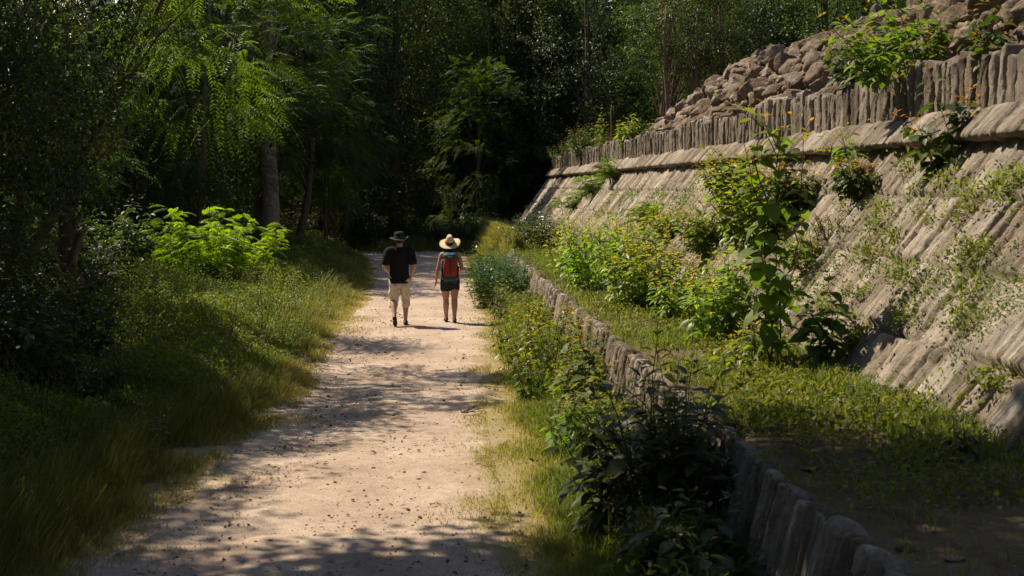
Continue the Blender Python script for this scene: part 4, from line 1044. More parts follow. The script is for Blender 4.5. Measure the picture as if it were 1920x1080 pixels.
# sunlit shrubs on the left bank
sm, lm = feather_bush(460, 30, 1.0, 2.0, .44, 11, .105, .034); plant('shrub', 'shrub', 'brilliant sunlit feathery shrub at the forest edge left of the path', sm, lm, M['leaf_sunny'], (-5.0, 32.0, .2))
sm, lm = feather_bush(461, 18, .7, 1.6, .44, 11, .105, .034); plant('shrub', 'shrub', 'feathery green shrub with one raised spray beside the brilliant shrub', sm, lm, M['leaf_sunny'], (-4.35, 33.6, .2))
sm, lm = feather_bush(462, 8, .6, 1.2, .5, 11, .12, .034); plant('shrub', 'shrub', 'shaded feathery shrub at the foot of the pale trunk', sm, lm, M['leaf_feather'], (-4.3, 45.5, .2))
BANK = [(-3.0, 13.6, 14, .35, .6, .09, 'leaf_mid', 'broad-leaved weed in the long grass of the near left bank'), (-2.75, 16.2, 12, .3, .55, .08, 'leaf_heart', 'leafy weed at the edge of the long grass on the left'), (-3.9, 15.6, 20, .5, .8, .09, 'leaf_mid', 'dark leafy weed clump behind the long grass on the left'), (-2.55, 23.4, 44, .6, .62, .05, 'leaf_yellow', 'low bright bush at the path edge nearest the camera on the left bank'), (-3.3, 24.2, 44, .8, .85, .05, 'leaf_yellow', 'bright small-leaved bush behind the low bright bush on the left bank'),
        (-3.2, 21.2, 44, .8, .7, .05, 'leaf_cover', 'spreading low bush on the left bank before the bright bushes'), (-4.4, 26.6, 44, .9, 1.15, .055, 'leaf_heart', 'taller green bush between the bright bank bushes and the forest'),
        (-4.0, 31.0, 44, .9, 1.2, .055, 'leaf_cover', 'bush before the brilliant feathery shrub'), (-3.4, 18.4, 36, .7, .55, .05, 'leaf_cover', 'low weedy bush in the grass on the near left bank'), (-2.5, 30.8, 40, .6, .75, .05, 'leaf_cover', 'low bush at the path edge just beyond the rounded sunlit bush'),
        (-2.75, 27.6, 46, .75, .95, .045, 'leaf_yellow', 'rounded sunlit small-leaved bush beside the path left of the man'), (-3.6, 29.5, 40, .8, .95, .05, 'leaf_cover', 'small-leaved bush behind the rounded sunlit bush'),
        (-3.7, 25.0, 36, .8, .8, .055, 'leaf_heart', 'low spreading bush before the rounded sunlit bush'), (-4.4, 21.8, 34, .9, .75, .055, 'leaf_mid', 'low dark bush near the peeling palm trunk'),
        (-2.8, 34.0, 40, .8, .9, .05, 'leaf_mid', 'shaded small-leaved bush on the bank farther along the path'), (-2.7, 39.5, 38, .8, .85, .055, 'leaf_cover', 'grassy-looking bush on the far left bank'), (-3.5, 41.5, 36, .8, 1.0, .06, 'leaf_mid', 'bush below the pale trunk at the bank top')]
for i, (x, y, n, sp, h, LL, mt, lab) in enumerate(BANK):
    sm, lm = bush_mesh(470 + i, n, sp, h, LL, 'ovate', 0, .036, .45, .08, hv=.4, rad=.004)
    plant('bush', 'bush', lab, sm, lm, M[mt], (x, y, float(gz(x, y)) - .02))

# ------------------------------------------------------------------ palms
def fan_leaf(lf, st, base, d, plen, blen, rng, nb=26, droop=.5, bw=.032, tint=.4):
    """a fan palm leaf: petiole, then narrow blades spreading from its tip and hanging at their ends"""
    d = nrm(np.asarray(d, float)); up = np.array([0, 0, 1.])
    hub = base + d * plen - up * .12 * plen
    st.add(*tube([base, base + d * plen * .5 - up * .02 * plen, hub], [.014, .011, .008], 5))
    d2 = nrm(hub - base); B = nrm(np.cross(d2, up) + 1e-6); N = np.cross(B, d2)
    for i in range(nb):
        a = (i / (nb - 1) - .5) * 2 * 2.05 + rng.normal(0, .04)
        e = d2 * math.cos(a) + B * math.sin(a) + N * (.10 + .1 * rng.random()); e = nrm(e)
        L = blen * (1 - .22 * abs(a) / 2.05) * rng.uniform(.9, 1.08)
        k = np.linspace(0, 1, 6); dr = droop * rng.uniform(.7, 1.3)
        c = hub + np.outer(k, e) * L - np.outer(dr * np.maximum(k - .35, 0) ** 1.6 * L * 1.6, up)
        w = bw * np.array([.35, .85, 1, .85, .55, .06]) * .5
        s = nrm(np.cross(nrm(np.gradient(c, axis=0)), N + 1e-6)); fold = N * w[:, None] * .5
        v = np.concatenate([c - s * w[:, None] + fold, c, c + s * w[:, None] + fold]); q = []
        for j in range(5): q += [(j, j + 1, 7 + j, 6 + j), (6 + j, 7 + j, 13 + j, 12 + j)]
        lf.add(v, None, q, np.clip(tint + rng.normal(0, .15), 0, .94))

def palm(label, loc, H, nleaf, seed, plen=.9, blen=.95, tr=.11, lean=(0, 0), mat='palm_leaf', boots=0, droop=.6, dead=6, el=(-.7, .9), az=None, bark='bark_palm'):
    rng = np.random.default_rng(seed); t = thing('fan_palm', label, 'palm', loc)
    k = 8; tt = np.linspace(0, 1, k); path = np.outer(tt, (lean[0], lean[1], H)); path[0, 2] = -.1
    mb = MB(); mb.add(*tube(path, tr * (1 - .2 * tt) * (1 + .06 * rng.normal(size=k)), 14, wob=.05, seed=seed)); mb.build('trunk', M[bark], t)
    if boots:
        bb = MB()
        for i in range(boots):
            s = .10 + .55 * i / boots; p = np.array([np.interp(s, tt, path[:, j]) for j in range(3)]); a = -1.0 + rng.normal(0, 1.3)
            o = np.array([math.cos(a), math.sin(a), 0]); l = rng.uniform(.18, .38)
            bb.add(*tube([p + o * tr * .7, p + o * (tr * 1.25) + (0, 0, l * .4), p + o * (tr * 1.3 + l * .15) + (0, 0, l * .8), p + o * (tr * 1.4 + l * .3) + (0, 0, l)], [.06, .055, .04, .015], 6, wob=.12, seed=i))
        bb.build('leaf_bases', M['boot'], t)
    lf, st, dl = MB(), MB(), MB(); top = path[-1]
    for i in range(nleaf):
        a = rng.random() * 6.28 if az is None else rng.uniform(*az); e = rng.uniform(*el)
        fan_leaf(lf, st, top + (0, 0, rng.uniform(-.15, .1)), (math.cos(a) * math.cos(e), math.sin(a) * math.cos(e), math.sin(e)), plen * rng.uniform(.75, 1.15), blen * rng.uniform(.85, 1.1), rng, droop=droop)
    for i in range(dead):
        a = rng.random() * 6.28
        fan_leaf(dl, st, top - (0, 0, .25), (math.cos(a) * .5, math.sin(a) * .5, -.85), plen * .7, blen * .8, rng, nb=16, droop=.2)
    lf.build('fronds', M[mat], t); st.build('petioles', M['stem'], t)
    if dead: dl.build('dead_fronds', M['dead_leaf'], t)
    return t
p = on_z(128, 655)
palm('fan palm with peeling reddish leaf bases on its shaded trunk', (p[0], p[1], .25), 4.6, 16, 501, 1.2, 1.2, tr=.16, boots=12, lean=(.05, 0), dead=5, droop=.7)
palm('fan palm hanging dark drooping blades into the upper left corner', (-6.2, 15.0, .2), 5.3, 18, 502, .9, .9, lean=(.4, .3), droop=1.0, el=(-.75, .35), dead=3)
palm('leaning fan palm with sunlit blades reaching right at the top', (-7.6, 25.5, .2), 6.4, 16, 503, 1.7, 1.3, lean=(1.0, .4), mat='palm_bright', droop=.75, el=(-.6, .6), dead=2, tr=.09, az=(-1.1, 1.0))
palm('small fan palm glinting in the dark above the man', (-3.6, 58.2, .2), 3.0, 6, 504, 1.0, 1.5, lean=(.35, 0), droop=.45, el=(-.2, .8), dead=2, az=(-1.2, 1.0))
palm('short palm with shaggy trunk right of the leaning slender tree', (-3.9, 56.2, .2), 2.5, 8, 505, .9, 1.0, boots=12, dead=4, tr=.15, droop=.6)
# thin dead sapling stems in front of the dark wood
for i, (px, lab) in enumerate([(662, 'thin grey pole of a dead sapling left of the man'), (846, 'thin brown bare stem in the dark wood above the woman')]):
    p = on_y(px, 455, 59); mb = MB(); mb.add(*tube([(0, 0, -.1), (.02, 0, .7), (0, .02, 1.5), (.03, 0, 2.4)], [.035, .03, .026, .015], 6, wob=.06))
    tag(mb.build('dead_sapling', M['bark_pale'], None, True, (p[0], p[1], 0)), lab, 'dead sapling')
# hanging vines
for i, (px, y, lab) in enumerate([(915, 68, 'thin vine hanging in the dark gap right of the great feathery tree'), (935, 70, 'crooked vine hanging beside the thin one in the dark gap')]):
    p = on_y(px, 180, y); mb = MB(); z = np.linspace(.3, 12, 14); rr = np.random.default_rng(i)
    mb.add(*tube(np.stack([np.cumsum(rr.normal(0, .12, 14)), np.cumsum(rr.normal(0, .1, 14)), z], 1), .016, 5))
    tag(mb.build('vine', M['stem'], None, True, (p[0], p[1], 0)), lab, 'vine')

# shade trees outside the frame, on the left and overhead
SH = ('tall forest tree on the left, its crown above the photo', 'tall shade trees left of the path')
def shade(seed, x, y, H, z0, rx, ry, ncl, off=(0, 0), lab=None, per=80, crad=1.0, LL=.2):
    return make_tree('tree', lab or SH[0], 'tree', seed, 'broad', H, z0, rx, ry, ncl, per, M['leaf_mid'], (x, y, float(gz(x, y))), 0, None if lab else SH[1], tr=.25, LL=LL, crad=crad, off=off, limbs=24)
# ---- shade
shade(600, -7.6, 11.2, 11.0, 8.0, 6.0, 2.9, 170, off=(2.9, .0), per=330, crad=1.05, lab='broad tree arching over the near end of the path, crown above the photo')
base = shade(602, -10.5, 5.0, 17, 3.0, 4.8, 4.6, 280)
for i, (x, y, h) in enumerate([(-10.5, 12.0, 15), (-11.2, 15.2, 14.0), (-10.6, 18.5, 13.5), (-12.6, 25.0, 12.0), (-11.2, 45, 16), (-10.6, 50, 17), (-10.5, 57.5, 18), (-9.0, 66, 15)]):
    dup(base, None, (x, y, float(gz(x, y))), i * 1.7, SH[0], SH[1], h / 17)
for x, y, h in ((-4.5, -7, 15), (4.5, -9, 15), (-5.8, 2.5, 9), (-5.6, 8.6, 8.5), (-7.4, 13.5, 7.5)):  # unseen trees added to block skylight beside and behind the camera
    dup(base, None, (x, y, 0), x, 'unseen tree added beside or behind the viewpoint to block skylight', 'unseen trees added round the viewpoint against skylight', h / 17)
# ------------------------------------------------------------------ the two walkers
def cloth_mat(name, col, var=.25, rough=.9, scale=40, bump=.25, trans=0):
    k = NT(name); v = k.coords(); n = k.noise(v, scale, 4, .7); n2 = k.noise(v, 5, 4, .6)
    c = k.mix(.8, (*col, 1), k.ramp(k.math('ADD', k.math('MULTIPLY', n, .4), k.math('MULTIPLY', n2, .6)), (.25, (1 - var,) * 3), (.75, (1 + var,) * 3)), 'MULTIPLY')
    return k.done(k.pbsdf(c, rough, k.bump(k.math('ADD', k.math('MULTIPLY', n, .15), n2), bump, .02), .2))
M['skin'] = cloth_mat('tanned_skin', (.42, .235, .16), .12, .55, 60, .05)
M['skin_man'] = cloth_mat('fair_skin', (.45, .265, .19), .12, .55, 60, .05)
M['black_cotton'] = cloth_mat('black_cotton', (.010, .010, .012), .3)
M['khaki'] = cloth_mat('khaki_cotton', (.62, .535, .43), .18)
M['denim'] = cloth_mat('dark_denim', (.020, .026, .042), .4, scale=90)
M['thread'] = cloth_mat('pale_stitching', (.22, .20, .18), .1)
M['red_nylon'] = cloth_mat('red_nylon', (.27, .040, .026), .2, .6)
M['teal_nylon'] = cloth_mat('teal_nylon', (.012, .080, .095), .25, .6)
M['black_nylon'] = cloth_mat('black_nylon', (.014, .014, .016), .3, .6)
M['blue_cloth'] = cloth_mat('grey_blue_cloth', (.10, .15, .22), .25, .6)
M['straw'] = cloth_mat('woven_straw', (.58, .45, .28), .22, .8, 130, .5)
M['band'] = cloth_mat('dark_hat_band', (.06, .04, .025), .2)
M['hat_black'] = cloth_mat('black_hat_cloth', (.016, .017, .018), .3)
M['hat_grey'] = cloth_mat('grey_hat_brim', (.055, .058, .058), .3)
M['shoe'] = cloth_mat('black_shoe', (.012, .011, .011), .3, .6)
M['sole'] = cloth_mat('dark_sole', (.035, .03, .026), .3, .8)
M['hair'] = cloth_mat('dark_brown_hair', (.022, .013, .008), .4, .5, 120)
M['sock'] = cloth_mat('grey_sock', (.10, .09, .085), .2)
M['eye'] = cloth_mat('eye_white', (.6, .57, .54), .05, .3)

def eloft(pts, rx, ry, n=24, e=1.0):
    """rings laid flat round a roughly vertical axis, with closed ends"""
    pts = np.asarray(pts, float); k = len(pts)
    zz = np.linspace(0, k - 1, (k - 1) * 5 + 1)
    P = np.stack([np.interp(zz, range(k), pts[:, i]) for i in range(3)], 1); a = np.interp(zz, range(k), rx); b = np.interp(zz, range(k), ry)
    for _ in range(3):
        a[1:-1] = (a[:-2] + 2 * a[1:-1] + a[2:]) / 4; b[1:-1] = (b[:-2] + 2 * b[1:-1] + b[2:]) / 4; P[1:-1] = (P[:-2] + 2 * P[1:-1] + P[2:]) / 4
    th = np.linspace(0, 2 * np.pi, n, endpoint=False); c, s = np.cos(th), np.sin(th)
    c = np.sign(c) * np.abs(c) ** e; s = np.sign(s) * np.abs(s) ** e
    v = np.stack([P[:, 0:1] + a[:, None] * c, P[:, 1:2] + b[:, None] * s, P[:, 2:3] + 0 * a[:, None] * c], -1).reshape(-1, 3); m = len(P)
    i = np.arange(m - 1)[:, None] * n; j = np.arange(n)[None]; jn = (j + 1) % n
    q = np.stack([i + j, i + jn, i + n + jn, i + n + j], -1).reshape(-1, 4)
    v = np.vstack([v, P[0], P[-1]]); n0 = m * n
    t = [[n0, (x + 1) % n, x] for x in range(n)] + [[n0 + 1, (m - 1) * n + x, (m - 1) * n + (x + 1) % n] for x in range(n)]
    return v, np.array(t), q

def limb(mb, pts, rad, sides=16):
    pts = np.asarray(pts, float); k = len(pts); zz = np.linspace(0, k - 1, (k - 1) * 6 + 1)
    P = np.stack([np.interp(zz, range(k), pts[:, i]) for i in range(3)], 1); r = np.interp(zz, range(k), rad)
    for _ in range(3): P[1:-1] = (P[:-2] + 2 * P[1:-1] + P[2:]) / 4; r[1:-1] = (r[:-2] + 2 * r[1:-1] + r[2:]) / 4
    mb.add(*tube(P, r, sides))
    for e, rr in ((P[0], r[0]), (P[-1], r[-1])): ball(mb, e, (rr, rr, rr))

def ball(mb, c, r):
    v, f = ICO3; mb.add(v * r + np.asarray(c, float), f)

def fuse(mb, name, mat, parent, voxel=.008, it=4, fold=0, seed=0, post=None):
    me = mb.mesh(name + '_raw', None, True, False); o = D.objects.new(name + '_raw', me); COL.objects.link(o)
    md = o.modifiers.new('r', 'REMESH'); md.mode = 'VOXEL'; md.voxel_size = voxel
    ms = o.modifiers.new('s', 'SMOOTH'); ms.factor = .5; ms.iterations = it
    dg = bpy.context.evaluated_depsgraph_get(); new = D.meshes.new_from_object(o.evaluated_get(dg))
    D.objects.remove(o); D.meshes.remove(me); new.name = name; new.materials.clear(); new.materials.append(mat)
    nv = len(new.vertices); v = np.zeros(nv * 3, np.float32); new.vertices.foreach_get('co', v); v = v.reshape(-1, 3).astype(float)
    if fold:
        no = np.zeros(nv * 3, np.float32); new.vertices.foreach_get('normal', no); no = no.reshape(-1, 3)
        f = fbm(v[:, 0] * 9 + v[:, 2] * 5 + seed, v[:, 2] * 11 - v[:, 1] * 7, 20 + seed, 3) - .7 * np.abs(fbm(v[:, 0] * 13 + v[:, 1] * 9, v[:, 2] * 8 + v[:, 0] * 10, 25 + seed, 3))
        v = v + no * (fold * f)[:, None]
    new.vertices.foreach_set('co', v.astype(np.float32).ravel())
    new.polygons.foreach_set('use_smooth', np.ones(len(new.polygons), bool)); new.update()
    return link(name, new, parent)

def hand(mb, w, d, side, thumb, curl=.35, s=1.0):
    """palm and five fingers; d = pointing direction, side = across the knuckles towards the thumb"""
    w = np.asarray(w, float); d = nrm(np.asarray(d, float)); side = np.asarray(side, float); side = nrm(side - d * (side @ d)); pn = np.cross(d, side) * thumb
    for i, f in enumerate((.9, .3, -.3, -.9)):
        mb.add(*tube([w + side * f * .020 * s, w + side * f * .034 * s + d * .05 * s, w + side * f * .036 * s + d * .088 * s], np.array([.015, .0145, .012]) * s, 10))
    for f, L in ((.98, .068), (.33, .078), (-.33, .072), (-.98, .056)):
        b = w + side * f * .034 * s + d * .085 * s; c1 = curl; p = [b]
        for jn in range(3):
            ang = c1 * (jn + .5); p.append(p[-1] + (d * math.cos(ang) + pn * math.sin(ang)) * L * s * (.46, .32, .22)[jn])
        mb.add(*tube(p, np.array([.0095, .009, .008, .006]) * s, 8)); ball(mb, p[-1], (.006 * s,) * 3)
    b = w + side * .022 * s + d * .022 * s; p = [b, b + side * .028 * s + d * .022 * s + pn * .008 * s, b + side * .040 * s + d * .050 * s + pn * .016 * s, b + side * .040 * s + d * .072 * s + pn * .024 * s]
    mb.add(*tube(p, np.array([.014, .0115, .010, .007]) * s, 8)); ball(mb, p[-1], (.007 * s,) * 3)

def head(mb, c, s=1.0):
    c = np.asarray(c, float)
    ball(mb, c + (0, -.012 * s, .018 * s), (.076 * s, .094 * s, .094 * s)); ball(mb, c + (0, .022 * s, -.035 * s), (.060 * s, .066 * s, .078 * s)); ball(mb, c + (0, .052 * s, -.088 * s), (.030 * s, .028 * s, .024 * s))
    limb(mb, [c + (0, .082 * s, .016 * s), c + (0, .100 * s, -.012 * s), c + (0, .106 * s, -.028 * s)], [.009 * s, .012 * s, .015 * s], 10)      # nose
    for x in (-1, 1):
        ball(mb, c + (x * .034 * s, .074 * s, .022 * s), (.022 * s, .012 * s, .008 * s)); ball(mb, c + (x * .078 * s, -.008 * s, -.008 * s), (.010 * s, .020 * s, .032 * s)); ball(mb, c + (x * .03 * s, .066 * s, -.022 * s), (.024 * s, .018 * s, .020 * s))
    ball(mb, c + (0, .082 * s, -.052 * s), (.024 * s, .012 * s, .006 * s)); ball(mb, c + (0, .080 * s, -.062 * s), (.021 * s, .012 * s, .007 * s))

def eyes(c, s, parent):
    for x in (-1, 1):
        mb = MB(); ball(mb, np.asarray(c) + (x * .033 * s, .083 * s, .006 * s), (.011 * s, .007 * s, .007 * s)); mb.build('eye', M['eye'], parent)

def shoe(parent, heel, toe, roll=0, w=.046):
    heel = np.asarray(heel, float); toe = np.asarray(toe, float); d = nrm(toe - heel); L = np.linalg.norm(toe - heel)
    sd = nrm(np.cross(d, (0, 0, 1))); up = np.cross(sd, d); mb = MB(); so = MB()
    prof = [(0, .036, .030, .045), (.12, .042, .036, .062), (.35, .040, .037, .064), (.6, .046, .034, .050), (.85, .044, .026, .034), (1.0, .030, .016, .022)]
    for a, ww, hh, zc in prof:
        v, f = ICO2; mb.add((v[:, 0:1] * ww * sd + v[:, 1:2] * .055 * d + v[:, 2:3] * hh * up) + heel + d * (a * L) + up * zc * .8, f)
    u = fuse(mb, 'shoe', M['shoe'], parent, .007, 3)
    th = np.linspace(0, 2 * np.pi, 28, endpoint=False); c = np.cos(th); s = np.sin(th); a = (.5 + .56 * c) * L
    ww = w * (.86 + .16 * c) * s * (1 - .10 * np.exp(-((c + .1) / .3) ** 2))
    ring = heel + np.outer(a, d) + np.outer(ww, sd); n = len(th)
    v = np.vstack([ring - up * .004, ring + up * .024]); q = [(i, (i + 1) % n, n + (i + 1) % n, n + i) for i in range(n)]
    so.add(np.vstack([v, ring.mean(0) - up * .004, ring.mean(0) + up * .024]), [(2 * n, (i + 1) % n, i) for i in range(n)] + [(2 * n + 1, n + i, n + (i + 1) % n) for i in range(n)], q)
    so.build('sole', M['sole'], u)

def lathe(prof, n=48, fx=None):
    p = np.asarray(prof, float); k = len(p); th = np.linspace(0, 2 * np.pi, n, endpoint=False)
    v = np.stack([p[:, 0:1] * np.cos(th), p[:, 0:1] * np.sin(th), p[:, 1:2] + 0 * th[None]], -1)
    if fx is not None: v = fx(v, th)
    i = np.arange(k - 1)[:, None] * n; j = np.arange(n)[None]; jn = (j + 1) % n
    return v.reshape(-1, 3), None, np.stack([i + j, i + jn, i + n + jn, i + n + j], -1).reshape(-1, 4)

def place(v, c, tilt=0, roll=0, yaw=0):
    from mathutils import Euler
    m = np.array(Euler((tilt, roll, yaw)).to_matrix()); return v @ m.T + np.asarray(c, float)

# ---------------- man
MX, MY = -.61, 26.45
man = thing('person', 'man in black t-shirt, khaki shorts and dark brimmed hat walking away on the path', 'person', (MX, MY, .014))
Ls, Rs = np.array((-.195, -.005, 1.405)), np.array((.195, -.005, 1.405))
Le, Re = np.array((-.272, -.05, 1.105)), np.array((.272, -.05, 1.115)); Lw, Rw = np.array((-.215, .16, 1.00)), np.array((.205, .125, .90))
Lk, Rk = np.array((-.112, .055, .50)), np.array((.112, .125, .49)); La, Ra = np.array((-.088, -.235, .185)), np.array((.105, .13, .085))
b = MB()
b.add(*eloft([(0, 0, .84), (0, 0, .92), (0, 0, 1.05), (0, .0, 1.2), (0, -.005, 1.33), (0, -.01, 1.42), (0, 0, 1.46)], [.15, .168, .155, .165, .178, .15, .07], [.10, .112, .10, .105, .11, .085, .06]))
limb(b, [(0, -.005, 1.42), (0, .01, 1.50), (0, .015, 1.56)], [.066, .058, .058]); head(b, (0, .025, 1.605))
for s, e, w, x in ((Ls, Le, Lw, -1), (Rs, Re, Rw, 1)):
    limb(b, [(x * .12, -.005, 1.40), s, s * .5 + e * .5, e], [.07, .066, .050, .042]); limb(b, [e, e * .62 + w * .38, w], [.042, .043, .028])
hand(b, Lw, (.45, .75, -.35), (.3, .2, .9), 1, .6); hand(b, Rw, (-.35, .55, -.8), (-.7, .5, .5), -1, .5)
for hx, k_, a in ((-.092, Lk, La), (.092, Rk, Ra)):
    limb(b, [(hx, 0, .90), (hx * 1.05, .02, .76), k_], [.095, .085, .056]); limb(b, [k_, k_ * .68 + a * .32 + (0, -.022, 0), k_ * .3 + a * .7 + (0, -.008, 0), a], [.054, .060, .042, .035])
limb(b, [La, (-.086, -.175, .135), (-.085, -.115, .085)], [.034, .026, .020]); limb(b, [Ra, (.105, .20, .060), (.107, .27, .050)], [.034, .026, .018])
fuse(b, 'body', M['skin_man'], man, .0062, 3)
eyes((0, .025, 1.605), 1, man)
c = MB()
c.add(*eloft([(0, .0, .795), (0, 0, .88), (0, 0, 1.02), (0, 0, 1.2), (0, -.005, 1.34), (0, -.008, 1.425), (0, 0, 1.47)], [.194, .192, .178, .182, .194, .162, .076], [.140, .140, .124, .122, .126, .098, .068]))
for s, e, x in ((Ls, Le, -1), (Rs, Re, 1)):
    limb(c, [(x * .11, -.005, 1.395), s + (0, 0, -.012), s * .32 + e * .68], [.088, .090, .084])
fuse(c, 'shirt', M['black_cotton'], man, .008, 2, .008, 1)
c = MB()
c.add(*eloft([(0, 0, .72), (0, 0, .80), (0, 0, .93)], [.165, .178, .172], [.118, .125, .120]))
for hx, k_ in ((-.092, Lk), (.092, Rk)):
    e = k_ + np.array([0, -.016, -.105]); limb(c, [(hx, 0, .85), (hx * 1.08, .02, .70), k_ + (0, -.005, .04), e], [.104, .099, .088, .088])
    x = np.sign(hx); ball(c, (hx * 1.12 + x * .062, .01, .60), (.050, .062, .075))
fuse(c, 'shorts', M['khaki'], man, .008, 2, .020, 2)
for x in (-1, 1):
    mb = MB(); v, f = ICO3; e = np.sign(v) * np.abs(v) ** .5; mb.add(e * (.044, .010, .045) + (x * .088, -.124, .725), f); mb.build('back_pocket', M['khaki'], man)
shoe(man, (-.088, -.262, .135), (-.082, -.075, .008)); shoe(man, (.103, .085, .010), (.112, .345, .010))
for a in (La, Ra):
    mb = MB(); mb.add(*tube([a + (0, 0, .005), a - (0, 0, .02), a - (0, 0, .05)], [.038, .040, .040], 16)); mb.build('sock', M['shoe'], man)
# hair below the hat
mb = MB(); ball(mb, (0, .006, 1.625), (.081, .098, .095)); ball(mb, (0, -.04, 1.575), (.062, .05, .04)); fuse(mb, 'hair', M['hair'], man, .008, 2)
# brimmed hat: soft crown, brim bent up at the sides
def brim_man(v, th):
    r = np.linalg.norm(v[..., :2], axis=-1); out = np.clip((r - .10) / .07, 0, 1)
    v[..., 2] += out * (.030 * np.cos(th)[None] ** 2 - .020 * np.sin(th)[None] ** 2 + .006 * np.sin(3 * th + 1)[None]); v[..., 1] *= 1.12; return v
mb = MB(); mb.add(*lathe([(.0, .118), (.05, .116), (.080, .106), (.092, .085), (.097, .045), (.100, .0), (.130, -.010), (.168, -.014), (.168, -.018), (.13, -.014), (.098, -.005)], 48, brim_man)); mb.v[-1] = place(mb.v[-1], (.0, .012, 1.640), .06, -.04)
h = mb.build('hat', M['hat_black'], man)
mb = MB(); mb.add(*lathe([(.0985, .030), (.1015, .028), (.1025, .004), (.0995, .002)], 48, lambda v, th: v * (1, 1.12, 1))); mb.v[-1] = place(mb.v[-1], (.0, .012, 1.640), .06, -.04); mb.build('hat_band', M['hat_grey'], h)
mb = MB(); mb.add(*lathe([(.150, -.0105), (.172, -.011), (.172, -.020), (.150, -.018)], 48, brim_man)); mb.v[-1] = place(mb.v[-1], (.0, .012, 1.640), .06, -.04); mb.build('brim_edge', M['hat_grey'], h)

# ---------------- woman
WX, WY = .335, 27.05
wom = thing('person', 'woman in wide straw hat, black top and denim shorts walking away on the path', 'person', (WX, WY, .014))
Ls, Rs = np.array((-.160, 0, 1.295)), np.array((.160, 0, 1.295))
Le, Re = np.array((-.228, -.03, 1.03)), np.array((.232, -.05, 1.04)); Lw, Rw = np.array((-.262, .035, .80)), np.array((.205, .16, .97))
Lk, Rk = np.array((-.080, .09, .455)), np.array((.085, .0, .455)); La, Ra = np.array((-.072, .10, .085)), np.array((.082, -.07, .085))
b = MB()
b.add(*eloft([(0, 0, .74), (0, 0, .83), (0, 0, .92), (0, 0, 1.03), (0, .005, 1.17), (0, 0, 1.28), (0, 0, 1.34)], [.145, .165, .150, .122, .135, .125, .055], [.10, .112, .098, .085, .10, .08, .05]))
limb(b, [(0, 0, 1.30), (0, .01, 1.37), (0, .012, 1.43)], [.055, .046, .047]); head(b, (0, .02, 1.475), .94)
for s, e, w, x in ((Ls, Le, Lw, -1), (Rs, Re, Rw, 1)):
    limb(b, [(x * .10, 0, 1.295), s, s * .5 + e * .5, e], [.055, .050, .040, .035]); limb(b, [e, e * .62 + w * .38, w], [.035, .035, .023])
hand(b, Lw, (-.16, .12, -.95), (.25, .9, .1), -1, .45, .93); hand(b, Rw, (-.3, .9, .05), (-.2, .1, .95), -1, .6, .93)
for hx, k_, a in ((-.082, Lk, La), (.082, Rk, Ra)):
    limb(b, [(hx, 0, .82), (hx * 1.04, .02, .66), k_], [.102, .090, .060]); limb(b, [k_, k_ * .68 + a * .32 + (0, -.020, 0), k_ * .3 + a * .7 + (0, -.008, 0), a], [.057, .062, .042, .034])
limb(b, [La, (-.072, .17, .058), (-.073, .22, .050)], [.031, .024, .018]); limb(b, [Ra, (.083, .0, .058), (.085, .06, .050)], [.031, .024, .018])
fuse(b, 'body', M['skin'], wom, .0062, 3)
eyes((0, .02, 1.475), .94, wom)
c = MB()
c.add(*eloft([(0, 0, .80), (0, 0, .90), (0, 0, 1.03), (0, .005, 1.17), (0, 0, 1.27), (0, 0, 1.325)], [.168, .160, .136, .147, .122, .085], [.118, .108, .097, .112, .092, .065]))
fuse(c, 'tank_top', M['black_cotton'], wom, .008, 2, .007, 3)
c = MB()
c.add(*eloft([(0, 0, .70), (0, 0, .78), (0, 0, .86)], [.160, .176, .168], [.118, .125, .116]))
for hx, k_ in ((-.082, Lk), (.082, Rk)): limb(c, [(hx, 0, .80), (hx * 1.04, .02, .695), (hx * 1.04, .03, .665)], [.108, .105, .104])
sh = fuse(c, 'shorts', M['denim'], wom, .008, 2, .006, 4)
for x in (-1, 1):
    mb = MB(); mb.add(*tube([(x * .135, -.112, .775), (x * .09, -.131, .765), (x * .055, -.132, .775), (x * .035, -.128, .77)], .0035, 5)); mb.build('pocket_stitching', M['thread'], sh)
shoe(wom, (-.072, .05, .012), (-.075, .285, .010), w=.042); shoe(wom, (.082, -.115, .010), (.088, .125, .010), w=.042)
for a in (La, Ra):
    mb = MB(); mb.add(*tube([a + (0, 0, .005), a - (0, 0, .02), a - (0, 0, .05)], [.034, .036, .037], 16)); mb.build('sock', M['sock'], wom)
mb = MB(); ball(mb, (0, .0, 1.495), (.078, .094, .088)); ball(mb, (0, -.055, 1.40), (.055, .035, .09)); fuse(mb, 'hair', M['hair'], wom, .008, 2)
def brim_w(v, th):
    r = np.linalg.norm(v[..., :2], axis=-1); out = np.clip((r - .10) / .11, 0, 1.2)
    v[..., 2] += out * (.028 * np.cos(th)[None] ** 2 * (1 + .6 * np.cos(th)[None]) + .010 * np.sin(3 * th)[None] - .010)
    top = np.clip((v[..., 2] - .06) / .10, 0, 1) * (r < .1); v[..., 0] *= 1 - .35 * top; v[..., 1] *= 1 + .10 * top
    return v
HW = ((0, .008, 1.522), .50, -.05)
mb = MB(); mb.add(*lathe([(.0, .150), (.022, .158), (.046, .160), (.064, .145), (.077, .10), (.088, .045), (.096, .0), (.125, -.010), (.160, -.014), (.192, -.012), (.195, -.016), (.160, -.019), (.125, -.015), (.094, -.006)], 56, brim_w)); mb.v[-1] = place(mb.v[-1], *HW)
h = mb.build('straw_hat', M['straw'], wom)
mb = MB(); mb.add(*lathe([(.0885, .048), (.0935, .046), (.0975, .020), (.0930, .018)], 48, brim_w)); mb.v[-1] = place(mb.v[-1], *HW); mb.build('hat_band', M['band'], h)
